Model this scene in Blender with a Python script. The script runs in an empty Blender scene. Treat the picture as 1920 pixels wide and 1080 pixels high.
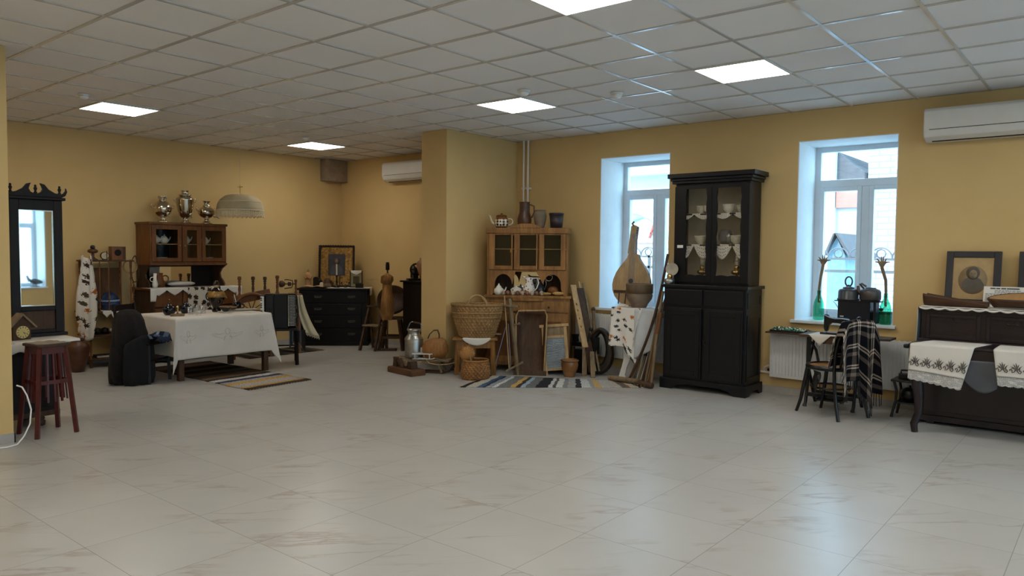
import bpy, bmesh, math, random
from mathutils import Matrix, Vector
random.seed(7)
S = bpy.context.scene
COL = S.collection
PI = math.pi

# ---------------------------------------------------------------- camera
cam_d = bpy.data.cameras.new('camera'); cam = bpy.data.objects.new('camera', cam_d); COL.objects.link(cam)
R_ = Vector((0.77408169, 0.63301618, 0.0093832)); U_ = Vector((-0.0369896, 0.03042663, 0.99885234)); W_ = Vector((-0.63200419, 0.77354039, -0.04696771))
mw = Matrix((R_, U_, -W_)).transposed().to_4x4(); mw.translation = Vector((0, 0, 1.4985)); cam.matrix_world = mw
cam_d.sensor_width = 36; cam_d.lens = 1410.15/1920*36; cam_d.clip_start = .05
S.camera = cam

# ---------------------------------------------------------------- world, sun, exposure
S.view_settings.view_transform = 'Standard'; S.view_settings.look = 'None'
S.view_settings.gamma = 1; S.view_settings.use_curve_mapping = False
S.view_settings.exposure = 1.6
PANEL = 5.0          # radiance of the ceiling LED panels
SKY = 2.9
SUN = 1.5
wd = bpy.data.worlds.new('sky'); S.world = wd; wd.use_nodes = True
bgn = wd.node_tree.nodes['Background']; bgn.inputs[0].default_value = (.40, .73, 1.0, 1); bgn.inputs[1].default_value = SKY
sl = bpy.data.lights.new('sun', 'SUN'); sl.energy = SUN; sl.angle = .02; sl.color = (1, .95, .88)
so = bpy.data.objects.new('sun', sl); COL.objects.link(so)
so.rotation_euler = Vector((.25, .75, -.62)).to_track_quat('-Z', 'Y').to_euler()   # lights the far facades, cannot enter the room
YW, XB, HC = 8.12, -10.4, 3.0156
WINS = [(-5.2, -4.23), (-2.735, -1.77), (-.27, .70), (2.19, 3.16)]
for i, (a, b) in enumerate(WINS):                       # sampling portals for the daylight coming through each window
    pl = bpy.data.lights.new('window_portal', 'AREA'); pl.shape = 'RECTANGLE'; pl.size = b-a; pl.size_y = 1.88; pl.cycles.is_portal = True
    po = bpy.data.objects.new('window_portal', pl); COL.objects.link(po); po.location = ((a+b)/2, 8.78, 1.75); po.rotation_euler = (-PI/2, 0, 0)
SIDE = [(-1.6, .2), (1.75, 3.5), (5.0, 6.76)]           # daylight windows of the right-hand wall, outside the picture
for a, b in SIDE:
    pl = bpy.data.lights.new('window_portal', 'AREA'); pl.shape = 'RECTANGLE'; pl.size = 1.88; pl.size_y = b-a; pl.cycles.is_portal = True
    po = bpy.data.objects.new('window_portal', pl); COL.objects.link(po); po.location = (5.66, (a+b)/2, 1.75); po.rotation_euler = (0, PI/2, 0)

# ---------------------------------------------------------------- mesh helper
def rz(d): return Matrix.Rotation(math.radians(d), 4, 'Z')
def rx(d): return Matrix.Rotation(math.radians(d), 4, 'X')
def ry(d): return Matrix.Rotation(math.radians(d), 4, 'Y')
def tr(x, y, z): return Matrix.Translation((x, y, z))

class MB:
    def __init__(s):
        s.v = []; s.f = []; s.sm = []; s.uv = {}
    def add(s, vs, fs, m=None, smooth=False, uvs=None):
        o = len(s.v)
        for p in vs:
            p = Vector(p); s.v.append(m @ p if m else p)
        for i, f in enumerate(fs):
            if uvs: s.uv[len(s.f)] = uvs[i]
            s.f.append([k+o for k in f]); s.sm.append(smooth)
        return s
    def bx(s, x0, x1, y0, y1, z0, z1, m=None):
        vs = [(x, y, z) for x in (x0, x1) for y in (y0, y1) for z in (z0, z1)]
        return s.add(vs, [(0,1,3,2),(4,6,7,5),(0,4,5,1),(2,3,7,6),(0,2,6,4),(1,5,7,3)], m)
    def box(s, c, d, m=None):
        return s.bx(c[0]-d[0]/2, c[0]+d[0]/2, c[1]-d[1]/2, c[1]+d[1]/2, c[2]-d[2]/2, c[2]+d[2]/2, m)
    def bar(s, a, b, w, t):
        """rectangular bar from a to b"""
        a, b = Vector(a), Vector(b); d = b-a
        m = Matrix.Translation((a+b)/2) @ d.to_track_quat('Z', 'Y').to_matrix().to_4x4()
        return s.box((0, 0, 0), (w, t, d.length), m)
    def lathe(s, prof, c=(0,0,0), n=20, m=None, fn=None):
        vs = []; fs = []
        k = len(prof)
        for i in range(n):
            a = 2*PI*i/n
            for j, (r, z) in enumerate(prof):
                rr = r*(fn(a, j) if fn else 1)
                vs.append((c[0]+rr*math.cos(a), c[1]+rr*math.sin(a), c[2]+z))
        for i in range(n):
            i2 = (i+1) % n
            for j in range(k-1): fs.append((i*k+j, i2*k+j, i2*k+j+1, i*k+j+1))
        s.add(vs, fs, m, True)
        for j in (0, k-1):
            if prof[j][0] > 1e-4:
                ring = [vs[i*k+j] for i in range(n)]
                s.add(ring, [list(range(n))[::-1] if j == 0 else list(range(n))], m, False)
        return s
    def tube(s, pts, r, n=8, closed=False, m=None):
        pts = [Vector(p) for p in pts]; k = len(pts); rs = r if isinstance(r, (list, tuple)) else [r]*k
        vs = []; fs = []; up = None
        for i, p in enumerate(pts):
            if closed: t = pts[(i+1) % k]-pts[i-1]
            else: t = pts[min(i+1, k-1)]-pts[max(i-1, 0)]
            t = t.normalized() if t.length > 1e-9 else Vector((0,0,1))
            if up is None: up = t.orthogonal().normalized()
            else:
                up = up-t*up.dot(t); up = up.normalized() if up.length > 1e-6 else t.orthogonal().normalized()
            w = t.cross(up)
            for j in range(n):
                a = 2*PI*j/n; vs.append(p+(up*math.cos(a)+w*math.sin(a))*rs[i])
        for i in range(k if closed else k-1):
            i2 = (i+1) % k
            for j in range(n): fs.append((i*n+j, i*n+(j+1) % n, i2*n+(j+1) % n, i2*n+j))
        s.add(vs, fs, m, True)
        if not closed:
            s.add(vs[:n], [list(range(n))[::-1]], m); s.add(vs[-n:], [list(range(n))], m)
        return s
    def cyl(s, a, b, r, n=14, r2=None):
        return s.tube([a, b], [r, r if r2 is None else r2], n)
    def prism(s, poly, a0, a1, ax='y', m=None):
        """poly of (p,q) in the plane normal to ax, extruded a0..a1"""
        def P(p, q, a): return (p, a, q) if ax == 'y' else ((a, p, q) if ax == 'x' else (p, q, a))
        n = len(poly); vs = [P(p, q, a0) for p, q in poly]+[P(p, q, a1) for p, q in poly]
        fs = [list(range(n)), list(range(n, 2*n))[::-1]]+[(i, (i+1) % n, n+(i+1) % n, n+i) for i in range(n)]
        return s.add(vs, fs, m)
    def ball(s, c, r, n=12, m=None):
        r = r if isinstance(r, (tuple, list)) else (r, r, r)
        prof = [(math.sin(PI*j/(n//2)), -math.cos(PI*j/(n//2))) for j in range(n//2+1)]
        M2 = tr(*c) @ Matrix.Diagonal((r[0], r[1], r[2], 1))
        prof[0] = (0, -1); prof[-1] = (0, 1)
        return s.lathe(prof, n=n, m=(m @ M2) if m else M2)
    def torus(s, c, R, r, ax='z', n=28, k=8, arc=1.0, m=None, sx=1, sy=1):
        pts = []
        cnt = n if arc >= 1 else n+1
        for i in range(cnt):
            a = 2*PI*arc*i/n; p, q = R*math.cos(a)*sx, R*math.sin(a)*sy
            pts.append((c[0]+p, c[1]+q, c[2]) if ax == 'z' else ((c[0]+p, c[1], c[2]+q) if ax == 'y' else (c[0], c[1]+p, c[2]+q)))
        return s.tube(pts, r, k, closed=arc >= 1, m=m)
    def grid(s, f, nu, nv, m=None):
        vs = [f(i/nu, j/nv) for i in range(nu+1) for j in range(nv+1)]; fs = []; uvs = []
        for i in range(nu):
            for j in range(nv):
                fs.append((i*(nv+1)+j, (i+1)*(nv+1)+j, (i+1)*(nv+1)+j+1, i*(nv+1)+j+1))
                uvs.append([(i/nu, j/nv), ((i+1)/nu, j/nv), ((i+1)/nu, (j+1)/nv), (i/nu, (j+1)/nv)])
        return s.add(vs, fs, m, True, uvs)
    def obj(s, name, mat, parent=None, bevel=0, solid=0, sub=0, flat=False):
        me = bpy.data.meshes.new(name)
        me.from_pydata([tuple(p) for p in s.v], [], s.f)
        me.polygons.foreach_set('use_smooth', [(q and not flat) for q in s.sm])
        if s.uv:
            ul = me.uv_layers.new(name='uv')
            for pi, p in enumerate(me.polygons):
                if pi in s.uv:
                    for k, li in enumerate(p.loop_indices): ul.data[li].uv = s.uv[pi][k]
        me.materials.append(mat); me.update()
        bm = bmesh.new(); bm.from_mesh(me)
        if not solid: bmesh.ops.recalc_face_normals(bm, faces=bm.faces)
        bm.to_mesh(me); bm.free()
        o = bpy.data.objects.new(name, me); COL.objects.link(o)
        if parent: o.parent = parent
        if solid:
            q = o.modifiers.new('solid', 'SOLIDIFY'); q.thickness = solid; q.offset = 0
        if sub:
            q = o.modifiers.new('sub', 'SUBSURF'); q.levels = sub; q.render_levels = sub
        if bevel:
            q = o.modifiers.new('bevel', 'BEVEL'); q.width = bevel; q.segments = 2; q.limit_method = 'ANGLE'; q.angle_limit = .7
        return o

def tag(o, label, cat, group=None, kind=None):
    o['label'] = label; o['category'] = cat
    if group: o['group'] = group
    if kind: o['kind'] = kind
    return o
def T(name, label, cat, loc=(0,0,0), deg=0, group=None):
    o = bpy.data.objects.new(name, None); COL.objects.link(o); o.empty_display_size = .05
    o.location = loc; o.rotation_euler = (0, 0, math.radians(deg)); return tag(o, label, cat, group)
def one(mb, name, mat, label, cat, loc=(0,0,0), deg=0, group=None, **k):
    o = mb.obj(name, mat, None, **k); o.location = loc; o.rotation_euler = (0, 0, math.radians(deg)); return tag(o, label, cat, group)
def struct(mb, name, mat, parent=None, **k):
    o = mb.obj(name, mat, parent, **k)
    if not parent: o['kind'] = 'structure'
    return o
def dup(root, loc, deg, label, group=None):
    r = root.copy(); COL.objects.link(r); r.location = loc; r.rotation_euler = (0, 0, math.radians(deg)); r['label'] = label
    if group: r['group'] = group
    for ch in list(root.children):
        c = ch.copy(); COL.objects.link(c); c.parent = r
        for g in ch.children:
            d = g.copy(); COL.objects.link(d); d.parent = c
    return r

# ---------------------------------------------------------------- materials
def lin(c):
    return tuple(((v/255)/12.92 if v/255 <= .04045 else ((v/255+.055)/1.055)**2.4) for v in c[:3])+(1,)
class NT:
    def __init__(s, name):
        s.m = bpy.data.materials.new(name); s.m.use_nodes = True; s.t = s.m.node_tree; s.b = s.t.nodes['Principled BSDF']
    def n(s, typ, **k):
        q = s.t.nodes.new(typ)
        for a, v in k.items():
            if a.startswith('i_'): q.inputs[a[2:].replace('_', ' ')].default_value = v
            else: setattr(q, a, v)
        return q
    def l(s, a, b): s.t.links.new(a, b)
    def ramp(s, fac, stops, interp='LINEAR'):
        q = s.n('ShaderNodeValToRGB'); e = q.color_ramp; e.interpolation = interp
        while len(e.elements) < len(stops): e.elements.new(.5)
        for el, (p, c) in zip(e.elements, stops): el.position = p; el.color = c
        s.l(fac, q.inputs[0]); return q.outputs[0]
    def coord(s, kind='Object', scale=(1,1,1), rot=(0,0,0)):
        c = s.n('ShaderNodeTexCoord'); mp = s.n('ShaderNodeMapping'); mp.inputs['Scale'].default_value = scale; mp.inputs['Rotation'].default_value = rot
        s.l(c.outputs[kind], mp.inputs[0]); return mp.outputs[0]
    def noise(s, vec, scale, detail=4, rough=.55, dist=0):
        q = s.n('ShaderNodeTexNoise'); q.inputs['Scale'].default_value = scale; q.inputs['Detail'].default_value = detail
        q.inputs['Roughness'].default_value = rough; q.inputs['Distortion'].default_value = dist; s.l(vec, q.inputs['Vector']); return q.outputs['Fac']
    def math(s, op, a, b=None):
        q = s.n('ShaderNodeMath', operation=op)
        for i, v in enumerate((a, b)):
            if v is None: continue
            if isinstance(v, (int, float)): q.inputs[i].default_value = v
            else: s.l(v, q.inputs[i])
        return q.outputs[0]
    def mix(s, fac, a, b):
        q = s.n('ShaderNodeMix', data_type='RGBA')
        if isinstance(fac, (int, float)): q.inputs[0].default_value = fac
        else: s.l(fac, q.inputs[0])
        for i, v in ((6, a), (7, b)):
            if isinstance(v, tuple): q.inputs[i].default_value = v
            else: s.l(v, q.inputs[i])
        return q.outputs[2]
    def bump(s, h, strength=.3, dist=.01):
        q = s.n('ShaderNodeBump'); q.inputs['Strength'].default_value = strength; q.inputs['Distance'].default_value = dist
        s.l(h, q.inputs['Height']); s.l(q.outputs[0], s.b.inputs['Normal'])
    def base(s, c):
        if isinstance(c, tuple): s.b.inputs['Base Color'].default_value = c
        else: s.l(c, s.b.inputs['Base Color'])
    def set(s, rough=.5, metal=0, spec=.5):
        s.b.inputs['Roughness'].default_value = rough; s.b.inputs['Metallic'].default_value = metal; s.b.inputs['Specular IOR Level'].default_value = spec
MC = {}
def plain(name, c, rough=.5, metal=0, var=.12, scale=9, bump=0, spec=.5):
    if name in MC: return MC[name]
    t = NT(name); c = lin(c); d = tuple(v*(1-var*1.6) for v in c[:3])+(1,); e = tuple(min(1, v*(1+var)) for v in c[:3])+(1,)
    co = t.coord(); f = t.noise(co, scale)
    t.base(t.ramp(f, [(.3, d), (.7, e)])); t.set(rough, metal, spec)
    if bump: t.bump(t.noise(co, scale*8), bump)
    MC[name] = t.m; return t.m
def wood(name, c1, c2, rough=.45, scale=1.0, axis='z', spec=.4):
    if name in MC: return MC[name]
    t = NT(name); st = {'z': (9, 9, .8), 'x': (.8, 9, 9), 'y': (9, .8, 9)}[axis]
    co = t.coord(scale=tuple(v*scale for v in st)); f = t.noise(co, 3.2, 6, .6, .8); g = t.noise(t.coord(scale=(2, 2, 2)), 1.7, 3)
    col = t.ramp(f, [(.28, lin(c1)), (.72, lin(c2))]); dk = tuple(v*.6 for v in lin(c1)[:3])+(1,)
    t.base(t.mix(t.ramp(g, [(.45, (0,0,0,1)), (.8, (.75,.75,.75,1))]), col, dk)); t.set(rough, 0, spec); t.bump(f, .12, .004)
    MC[name] = t.m; return t.m
def glass(name, tint=(1,1,1,1), refl=.09, rough=.02):
    if name in MC: return MC[name]
    t = NT(name); tp = t.n('ShaderNodeBsdfTransparent'); tp.inputs[0].default_value = tint
    gl = t.n('ShaderNodeBsdfGlossy'); gl.inputs['Roughness'].default_value = rough; gl.inputs[0].default_value = (1,1,1,1)
    mx = t.n('ShaderNodeMixShader'); lw = t.n('ShaderNodeLayerWeight'); lw.inputs[0].default_value = .5; t.l(t.math('MULTIPLY', t.math('ADD', t.math('MULTIPLY', t.math('POWER', lw.outputs['Facing'], 5), .6), .045), refl/.05), mx.inputs[0])
    t.l(tp.outputs[0], mx.inputs[1]); t.l(gl.outputs[0], mx.inputs[2])
    t.l(mx.outputs[0], t.t.nodes['Material Output'].inputs[0]); MC[name] = t.m; return t.m
def emit(name, c, s):
    t = NT(name); t.b.inputs['Base Color'].default_value = c; t.b.inputs['Emission Color'].default_value = c; t.b.inputs['Emission Strength'].default_value = s; return t.m
def lace(name, c=(205,200,190), scale=60):
    if name in MC: return MC[name]
    t = NT(name); co = t.coord('UV', (1,1,1)); v = t.n('ShaderNodeTexVoronoi', feature='DISTANCE_TO_EDGE', voronoi_dimensions='2D'); v.inputs['Scale'].default_value = scale; t.l(co, v.inputs['Vector'])
    n = t.noise(co, scale*.18, 2)
    al = t.math('MAXIMUM', t.math('LESS_THAN', v.outputs['Distance'], .13), t.math('GREATER_THAN', n, .57))
    t.base(lin(c)); t.set(.85, 0, .2); t.l(t.math('MAXIMUM', al, .25), t.b.inputs['Alpha']); MC[name] = t.m; return t.m
def floral(name, base=(206,198,185), scale=(3,9), cols=((60,38,25),(120,62,22),(45,50,30)), dens=.55, size=.33):
    """white cotton with printed flowers, UV space"""
    if name in MC: return MC[name]
    t = NT(name); co = t.coord('UV', (scale[0], scale[1], 1)); d = t.n('ShaderNodeTexNoise'); d.inputs['Scale'].default_value = 5; t.l(co, d.inputs['Vector'])
    add = t.n('ShaderNodeVectorMath', operation='MULTIPLY_ADD'); t.l(d.outputs['Color'], add.inputs[0]); add.inputs[1].default_value = (.5,.5,0); t.l(co, add.inputs[2])
    v = t.n('ShaderNodeTexVoronoi', voronoi_dimensions='2D'); v.inputs['Scale'].default_value = 1; v.inputs['Randomness'].default_value = .8; t.l(add.outputs[0], v.inputs['Vector'])
    v2 = t.n('ShaderNodeTexVoronoi', voronoi_dimensions='2D'); v2.inputs['Scale'].default_value = 6; t.l(add.outputs[0], v2.inputs['Vector'])
    sep = t.n('ShaderNodeSeparateColor'); t.l(v.outputs['Color'], sep.inputs[0])
    m1 = t.math('LESS_THAN', t.math('ADD', v.outputs['Distance'], t.math('MULTIPLY', v2.outputs['Distance'], .35)), size+.08)
    m2 = t.math('LESS_THAN', sep.outputs[0], dens)
    k = len(cols); col = t.ramp(sep.outputs[1], [(i/k, lin(c)) for i, c in enumerate(cols)], 'CONSTANT')
    t.base(t.mix(t.math('MULTIPLY', m1, m2), lin(base), col)); t.set(.85, 0, .2); MC[name] = t.m; return t.m
def stripes(name, stops, rough=.95, speck=True, axis=0):
    t = NT(name); co = t.coord('UV'); sp = t.n('ShaderNodeSeparateXYZ'); t.l(co, sp.inputs[0])
    wv = t.noise(t.coord('UV', (3, 3, 1)), 3, 2); x = t.math('ADD', sp.outputs[axis], t.math('MULTIPLY', t.math('SUBTRACT', wv, .5), .02))
    c = t.ramp(x, [(p, lin(k)) for p, k in stops], 'CONSTANT')
    if speck:
        g = t.noise(t.coord('UV', (140, 40, 1)), 1.0, 2); c = t.mix(t.ramp(g, [(.42, (0,0,0,1)), (.62, (.55,.55,.55,1))]), c, lin((70, 66, 62)))
    t.base(c); t.set(rough, 0, .1); t.bump(t.noise(t.coord('UV', (150, 60, 1)), 1, 2), .5, .006); return t.m
M = dict(
 white=plain('white_paint', (222,220,215), .35, var=.03), pvc=plain('white_pvc', (214,222,228), .3, var=.02),
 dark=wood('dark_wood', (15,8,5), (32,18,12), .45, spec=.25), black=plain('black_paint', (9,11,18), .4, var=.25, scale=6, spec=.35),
 mahog=wood('mahogany', (36,14,10), (62,28,18), .4), brown=wood('brown_wood', (92,52,20), (128,78,34), .45),
 honey=wood('honey_wood', (112,74,34), (166,118,64), .5), pale=wood('pale_wood', (150,118,76), (194,160,112), .6),
 grey=wood('grey_wood', (100,82,60), (146,124,94), .75), umber=wood('umber_wood', (52,33,20), (84,57,34), .65),
 redp=plain('red_brown_paint', (78,24,22), .4, var=.2), brass=plain('brass', (214,178,112), .16, 1, var=.1),
 silver=plain('nickel', (200,190,170), .14, 1, var=.06), alu=plain('aluminium', (170,168,162), .36, 1, var=.08, scale=20),
 iron=plain('black_iron', (18,18,20), .35, .3, var=.2), steel=plain('zinc', (150,158,165), .3, .9, var=.1),
 linen=plain('white_linen', (215,208,198), .85, var=.04, scale=4, bump=.05), cotton=plain('cream_cotton', (205,192,160), .9, var=.08, scale=6),
 clay=plain('clay', (150,104,66), .55, var=.25, scale=5), claydark=plain('brown_clay', (84,50,28), .4, var=.35, scale=6),
 grayclay=plain('grey_clay', (122,104,84), .75, var=.15), porcelain=plain('porcelain', (226,220,208), .22, var=.04),
 cobalt=plain('cobalt_glaze', (38,58,98), .25, var=.4), inky=plain('dark_glaze', (10,12,20), .1, var=.2),
 wicker=wood('wicker', (112,82,46), (176,136,84), .6, 3), wickerdark=wood('brown_wicker', (112,72,34), (168,116,60), .6, 3),
 flax=wood('flax', (142,98,52), (192,142,84), .9, 4), paper=plain('paper', (226,222,212), .8, var=.03), gold=plain('gilt', (150,116,66), .3, 1, var=.4, scale=30),
 glass=glass('clear_glass', (.92,.92,.9,1), .035), pane=glass('window_glass', (.97,.99,1,1), .05), navy=plain('navy_cloth', (9,9,14), .95, var=.3),
 rope=plain('rope', (170,150,118), .9, var=.2), leather=plain('black_leather', (14,13,14), .42, var=.3), bulb=plain('white_plastic', (230,228,222), .35, var=.02))
# ================================================================ the room
def wallmat():
    t = NT('ochre_wall_paint'); co = t.coord(scale=(1,1,1)); f = t.noise(co, 1.3, 4); g = t.noise(co, 160, 2)
    t.base(t.ramp(f, [(.3, lin((204,173,117))), (.7, lin((212,181,125)))])); t.set(.72, 0, .25); t.bump(g, .08, .003); return t.m
WALL = wallmat()
def floormat():
    t = NT('marbled_floor_tile'); co = t.coord(); sp = t.n('ShaderNodeSeparateXYZ'); t.l(co, sp.inputs[0])
    def cell(o, off):
        q = t.math('DIVIDE', t.math('SUBTRACT', o, off), .6); fr = t.math('FRACT', q); return t.math('ABSOLUTE', t.math('SUBTRACT', fr, .5)), t.math('FLOOR', q)
    dx, ix = cell(sp.outputs[0], .204); dy, iy = cell(sp.outputs[1], .323)
    grout = t.math('GREATER_THAN', t.math('MAXIMUM', dx, dy), .4974)
    # every tile its own piece of veining
    cb = t.n('ShaderNodeCombineXYZ'); t.l(t.math('MULTIPLY', ix, 7.3), cb.inputs[0]); t.l(t.math('MULTIPLY', iy, 3.7), cb.inputs[1])
    va = t.n('ShaderNodeVectorMath', operation='ADD'); t.l(co, va.inputs[0]); t.l(cb.outputs[0], va.inputs[1])
    mp = t.n('ShaderNodeMapping'); mp.inputs['Rotation'].default_value = (0, 0, -.80); t.l(va.outputs[0], mp.inputs[0])
    m2 = t.n('ShaderNodeMapping'); m2.inputs['Scale'].default_value = (1.0, 4.2, 1); t.l(mp.outputs[0], m2.inputs[0])
    n1 = t.noise(m2.outputs[0], .95, 6, .56, 0); n2 = t.noise(va.outputs[0], 1.9, 2)
    vein = t.ramp(t.math('ABSOLUTE', t.math('SUBTRACT', n1, .5)), [(0, (1,1,1,1)), (.010, (.6,.6,.6,1)), (.034, (0,0,0,1))])
    msk = t.ramp(n2, [(.48, (0,0,0,1)), (.66, (1,1,1,1))])
    vm = t.math('MULTIPLY', vein, t.math('MULTIPLY', msk, .62))
    base = t.ramp(t.noise(va.outputs[0], 1.4, 3), [(.3, lin((174,172,168))), (.7, lin((183,181,177)))])
    c = t.mix(vm, base, lin((132,112,94))); c = t.mix(t.math('MULTIPLY', grout, .8), c, lin((92,86,80)))
    t.base(c); t.set(.3, 0, .5)
    t.b.inputs['Roughness'].default_value = .30
    return t.m
X1, Y0 = 5.0, -4.0
struct(MB().bx(XB-.3, X1+.62, Y0-.3, YW+.62, -.12, 0), 'floor', floormat())
def ceilmat():
    t = NT('mineral_ceiling_tile'); co = t.coord(); g = t.noise(co, 190, 2); f = t.noise(co, .8, 2)
    t.base(t.ramp(f, [(.3, lin((224,221,218))), (.7, lin((230,227,224)))])); t.set(.9, 0, .2); t.bump(g, .25, .002); return t.m
struct(MB().bx(XB-.3, X1+.62, Y0-.3, YW+.62, HC+.004, HC+.16), 'ceiling', ceilmat())
# suspended grid: glossy painted T bars
GX, GY = -1.62, 3.968
g = MB(); x = GX-.6*15
while x < X1:
    if x > XB: g.bx(x-.012, x+.012, Y0, YW, HC-.004, HC+.005)
    x += .6
y = GY-.6*14
while y < YW:
    if y > Y0: g.bx(XB, X1, y-.012, y+.012, HC-.0042, HC+.005)
    y += .6
struct(g, 'trim_1', plain('painted_steel_bar', (196,192,186), .14, 0, var=.02, spec=.9))
# walls
w = MB(); xs = [XB-.3]+[v for a in WINS for v in a]+[X1+.62]; ZS, ZT = .815, 2.70; YO = YW+.62
for i in range(len(xs)-1):
    if i % 2 == 0: w.bx(xs[i], xs[i+1], YW, YO, 0, HC)
    else: w.bx(xs[i], xs[i+1], YW, YO, 0, ZS-.03); w.bx(xs[i], xs[i+1], YW, YO, ZT, HC)
struct(w, 'wall_window', WALL)
struct(MB().bx(XB-.3, XB, .4, YW, 0, HC), 'wall_back', WALL)
struct(MB().bx(-6.94, -6.6, Y0, 2.02, 0, HC), 'wall_left', WALL)
struct(MB().bx(-7.0, -6.56, 6.73, YW, 0, HC), 'wall_middle', WALL)
struct(MB().bx(XB, -6.94, .2, .4, 0, HC), 'wall_alcove', WALL)
w = MB(); ys = [Y0]+[v for q in SIDE for v in q]+[YW]
for i in range(len(ys)-1):
    if i % 2 == 0: w.bx(X1, X1+.62, ys[i], ys[i+1], 0, HC)
    else: w.bx(X1, X1+.62, ys[i], ys[i+1], 0, ZS-.03); w.bx(X1, X1+.62, ys[i], ys[i+1], ZT, HC)
struct(w, 'wall_right', WALL)
struct(MB().bx(-6.6, X1, Y0-.3, Y0, 0, HC), 'wall_rear', WALL)
BB = plain('tile_skirting', (172,166,160), .3, var=.06)
struct(MB().bx(-6.6, -6.588, Y0, 2.03, 0, .075).bx(-6.94, -6.588, 2.02, 2.032, 0, .075), 'baseboard_left', BB)
struct(MB().bx(-6.55, X1, YW-.012, YW, 0, .075), 'baseboard_window', BB)
struct(MB().bx(XB, -7.0, YW-.012, YW, 0, .075).bx(XB, XB+.012, .4, YW, 0, .075), 'baseboard_back', BB)
struct(MB().bx(-7.012, -6.548, 6.718, 6.73, 0, .075).bx(-6.56, -6.548, 6.73, YW, 0, .075), 'baseboard_middle', BB)
# windows
RV = plain('white_reveal_plaster', (226,226,224), .75, var=.02)
for i, (a, b) in enumerate(WINS+SIDE):
    r = bpy.data.objects.new('window_%d' % (i+1), None); COL.objects.link(r); r['kind'] = 'structure'; r.location = ((a+b)/2, YW, ZS)
    if i >= len(WINS): r.location = (X1, (a+b)/2, ZS); r.rotation_euler = (0, 0, -PI/2)
    L = (b-a)/2; h = ZT-ZS
    m = MB(); q = .008
    m.bx(-L, -L+q, -.002, .56, 0, h).bx(L-q, L, -.002, .56, 0, h).bx(-L+q, L-q, -.002, .56, h-q, h)
    m.obj('reveal', RV, r)
    MB().bx(-L-.03, L+.03, -.05, .56, -.032, 0).obj('window_sill', M['pvc'], r, bevel=.006)
    f0, f1 = .555, .625; m = MB(); tz = 1.475; mu = .055
    m.bx(-L, -L+.065, f0, f1, 0, h).bx(L-.065, L, f0, f1, 0, h).bx(-L+.065, L-.065, f0, f1, h-.065, h).bx(-L+.065, L-.065, f0, f1, 0, .05).bx(-L+.065, L-.065, f0, f1, tz-.04, tz+.04).bx(mu-.04, mu+.04, f0, f1, .05, tz-.04)
    m.obj('frame', M['pvc'], r, bevel=.004)
    for (p, q2, z0, z1, hd) in ((-L+.065, mu-.04, .05, tz-.04, 1), (mu+.04, L-.065, .05, tz-.04, 0)):
        s = MB(); t0 = .045
        s.bx(p, p+t0, f0-.012, f1, z0, z1).bx(q2-t0, q2, f0-.012, f1, z0, z1).bx(p+t0, q2-t0, f0-.012, f1, z0, z0+t0).bx(p+t0, q2-t0, f0-.012, f1, z1-t0, z1)
        so_ = s.obj('sash', M['pvc'], r, bevel=.004)
        MB().bx(p+t0, q2-t0, .588, .592, z0+t0, z1-t0).obj('pane', M['pane'], so_)
        if hd:
            MB().bx(q2-.03, q2-.012, f0-.03, f0-.012, .58, .65).bx(q2-.028, q2-.014, f0-.05, f0-.03, .50, .64).obj('window_handle', M['bulb'], so_, bevel=.003)
    MB().bx(-L+.065, L-.065, .588, .592, tz+.04, h-.065).obj('pane', M['pane'], r)
# ceiling lamps
PM = emit('led_diffuser', (1, .95, .85, 1), PANEL)
def lamp(cx, cy, lab):
    r = T('ceiling_light', lab, 'ceiling light', (cx, cy, HC), 0, 'square ceiling light panels')
    MB().bx(-.288, .288, -.288, .288, -.010, -.002).obj('diffuser', PM, r)
    m = MB()
    for s in (-1, 1): m.bx(s*.294-.006, s*.294+.006, -.3, .3, -.012, 0).bx(-.288, .288, s*.294-.006, s*.294+.006, -.012, 0)
    m.obj('frame', M['white'], r)
for c in [(-8.52, 3.668, 'square light panel at the far left of the ceiling, above the white table'), (-9.12, 6.668, 'smallest lit panel, deep in the alcove near the grey corner box'),
          (-4.92, 6.068, 'square light panel beside the round detector, in front of the middle wall'), (-2.52, 6.068, 'square light panel before the right window, above the black cabinet'),
          (-2.52, 3.668, 'bright light panel cut by the top edge of the picture')]: lamp(*c)
for c in [(-8.52, 1.268), (-.12, 6.068), (-2.52, 1.268), (-.12, 1.268), (-2.52, -1.132), (-.12, -1.132), (-4.92, 1.268), (2.28, 6.068), (2.28, 3.668), (2.28, 1.268), (-4.92, -1.132), (-.12, 3.668)]: lamp(*c, 'added square light panel continuing the ceiling pattern outside the picture')  # unseen panels on the same spacing, added to light the room
def det(x, y, lab, s=1):
    r = T('smoke_detector', lab, 'smoke detector', (x, y, HC), 0, 'ceiling detectors')
    MB().lathe([(0, -.012), (.058*s, -.012), (.06*s, 0), (0, 0)], n=20).obj('base', M['bulb'], r)
    MB().lathe([(0, -.05*s), (.03*s, -.048*s), (.045*s, -.035*s), (.047*s, -.022*s), (.04*s, -.012), (0, -.012)], n=20).obj('sensor', M['bulb'], r)
det(-4.43, 5.57, 'round white detector on the ceiling above the middle light panel'); det(-3.79, 6.18, 'small detector on the ceiling right of the middle panel, over the left window')
det(-8.02, 3.12, 'white detector on the ceiling at the far left', .9); det(-8.6, 6.12, 'tiny detector on the alcove ceiling in front of the far light panel', .8)
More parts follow.
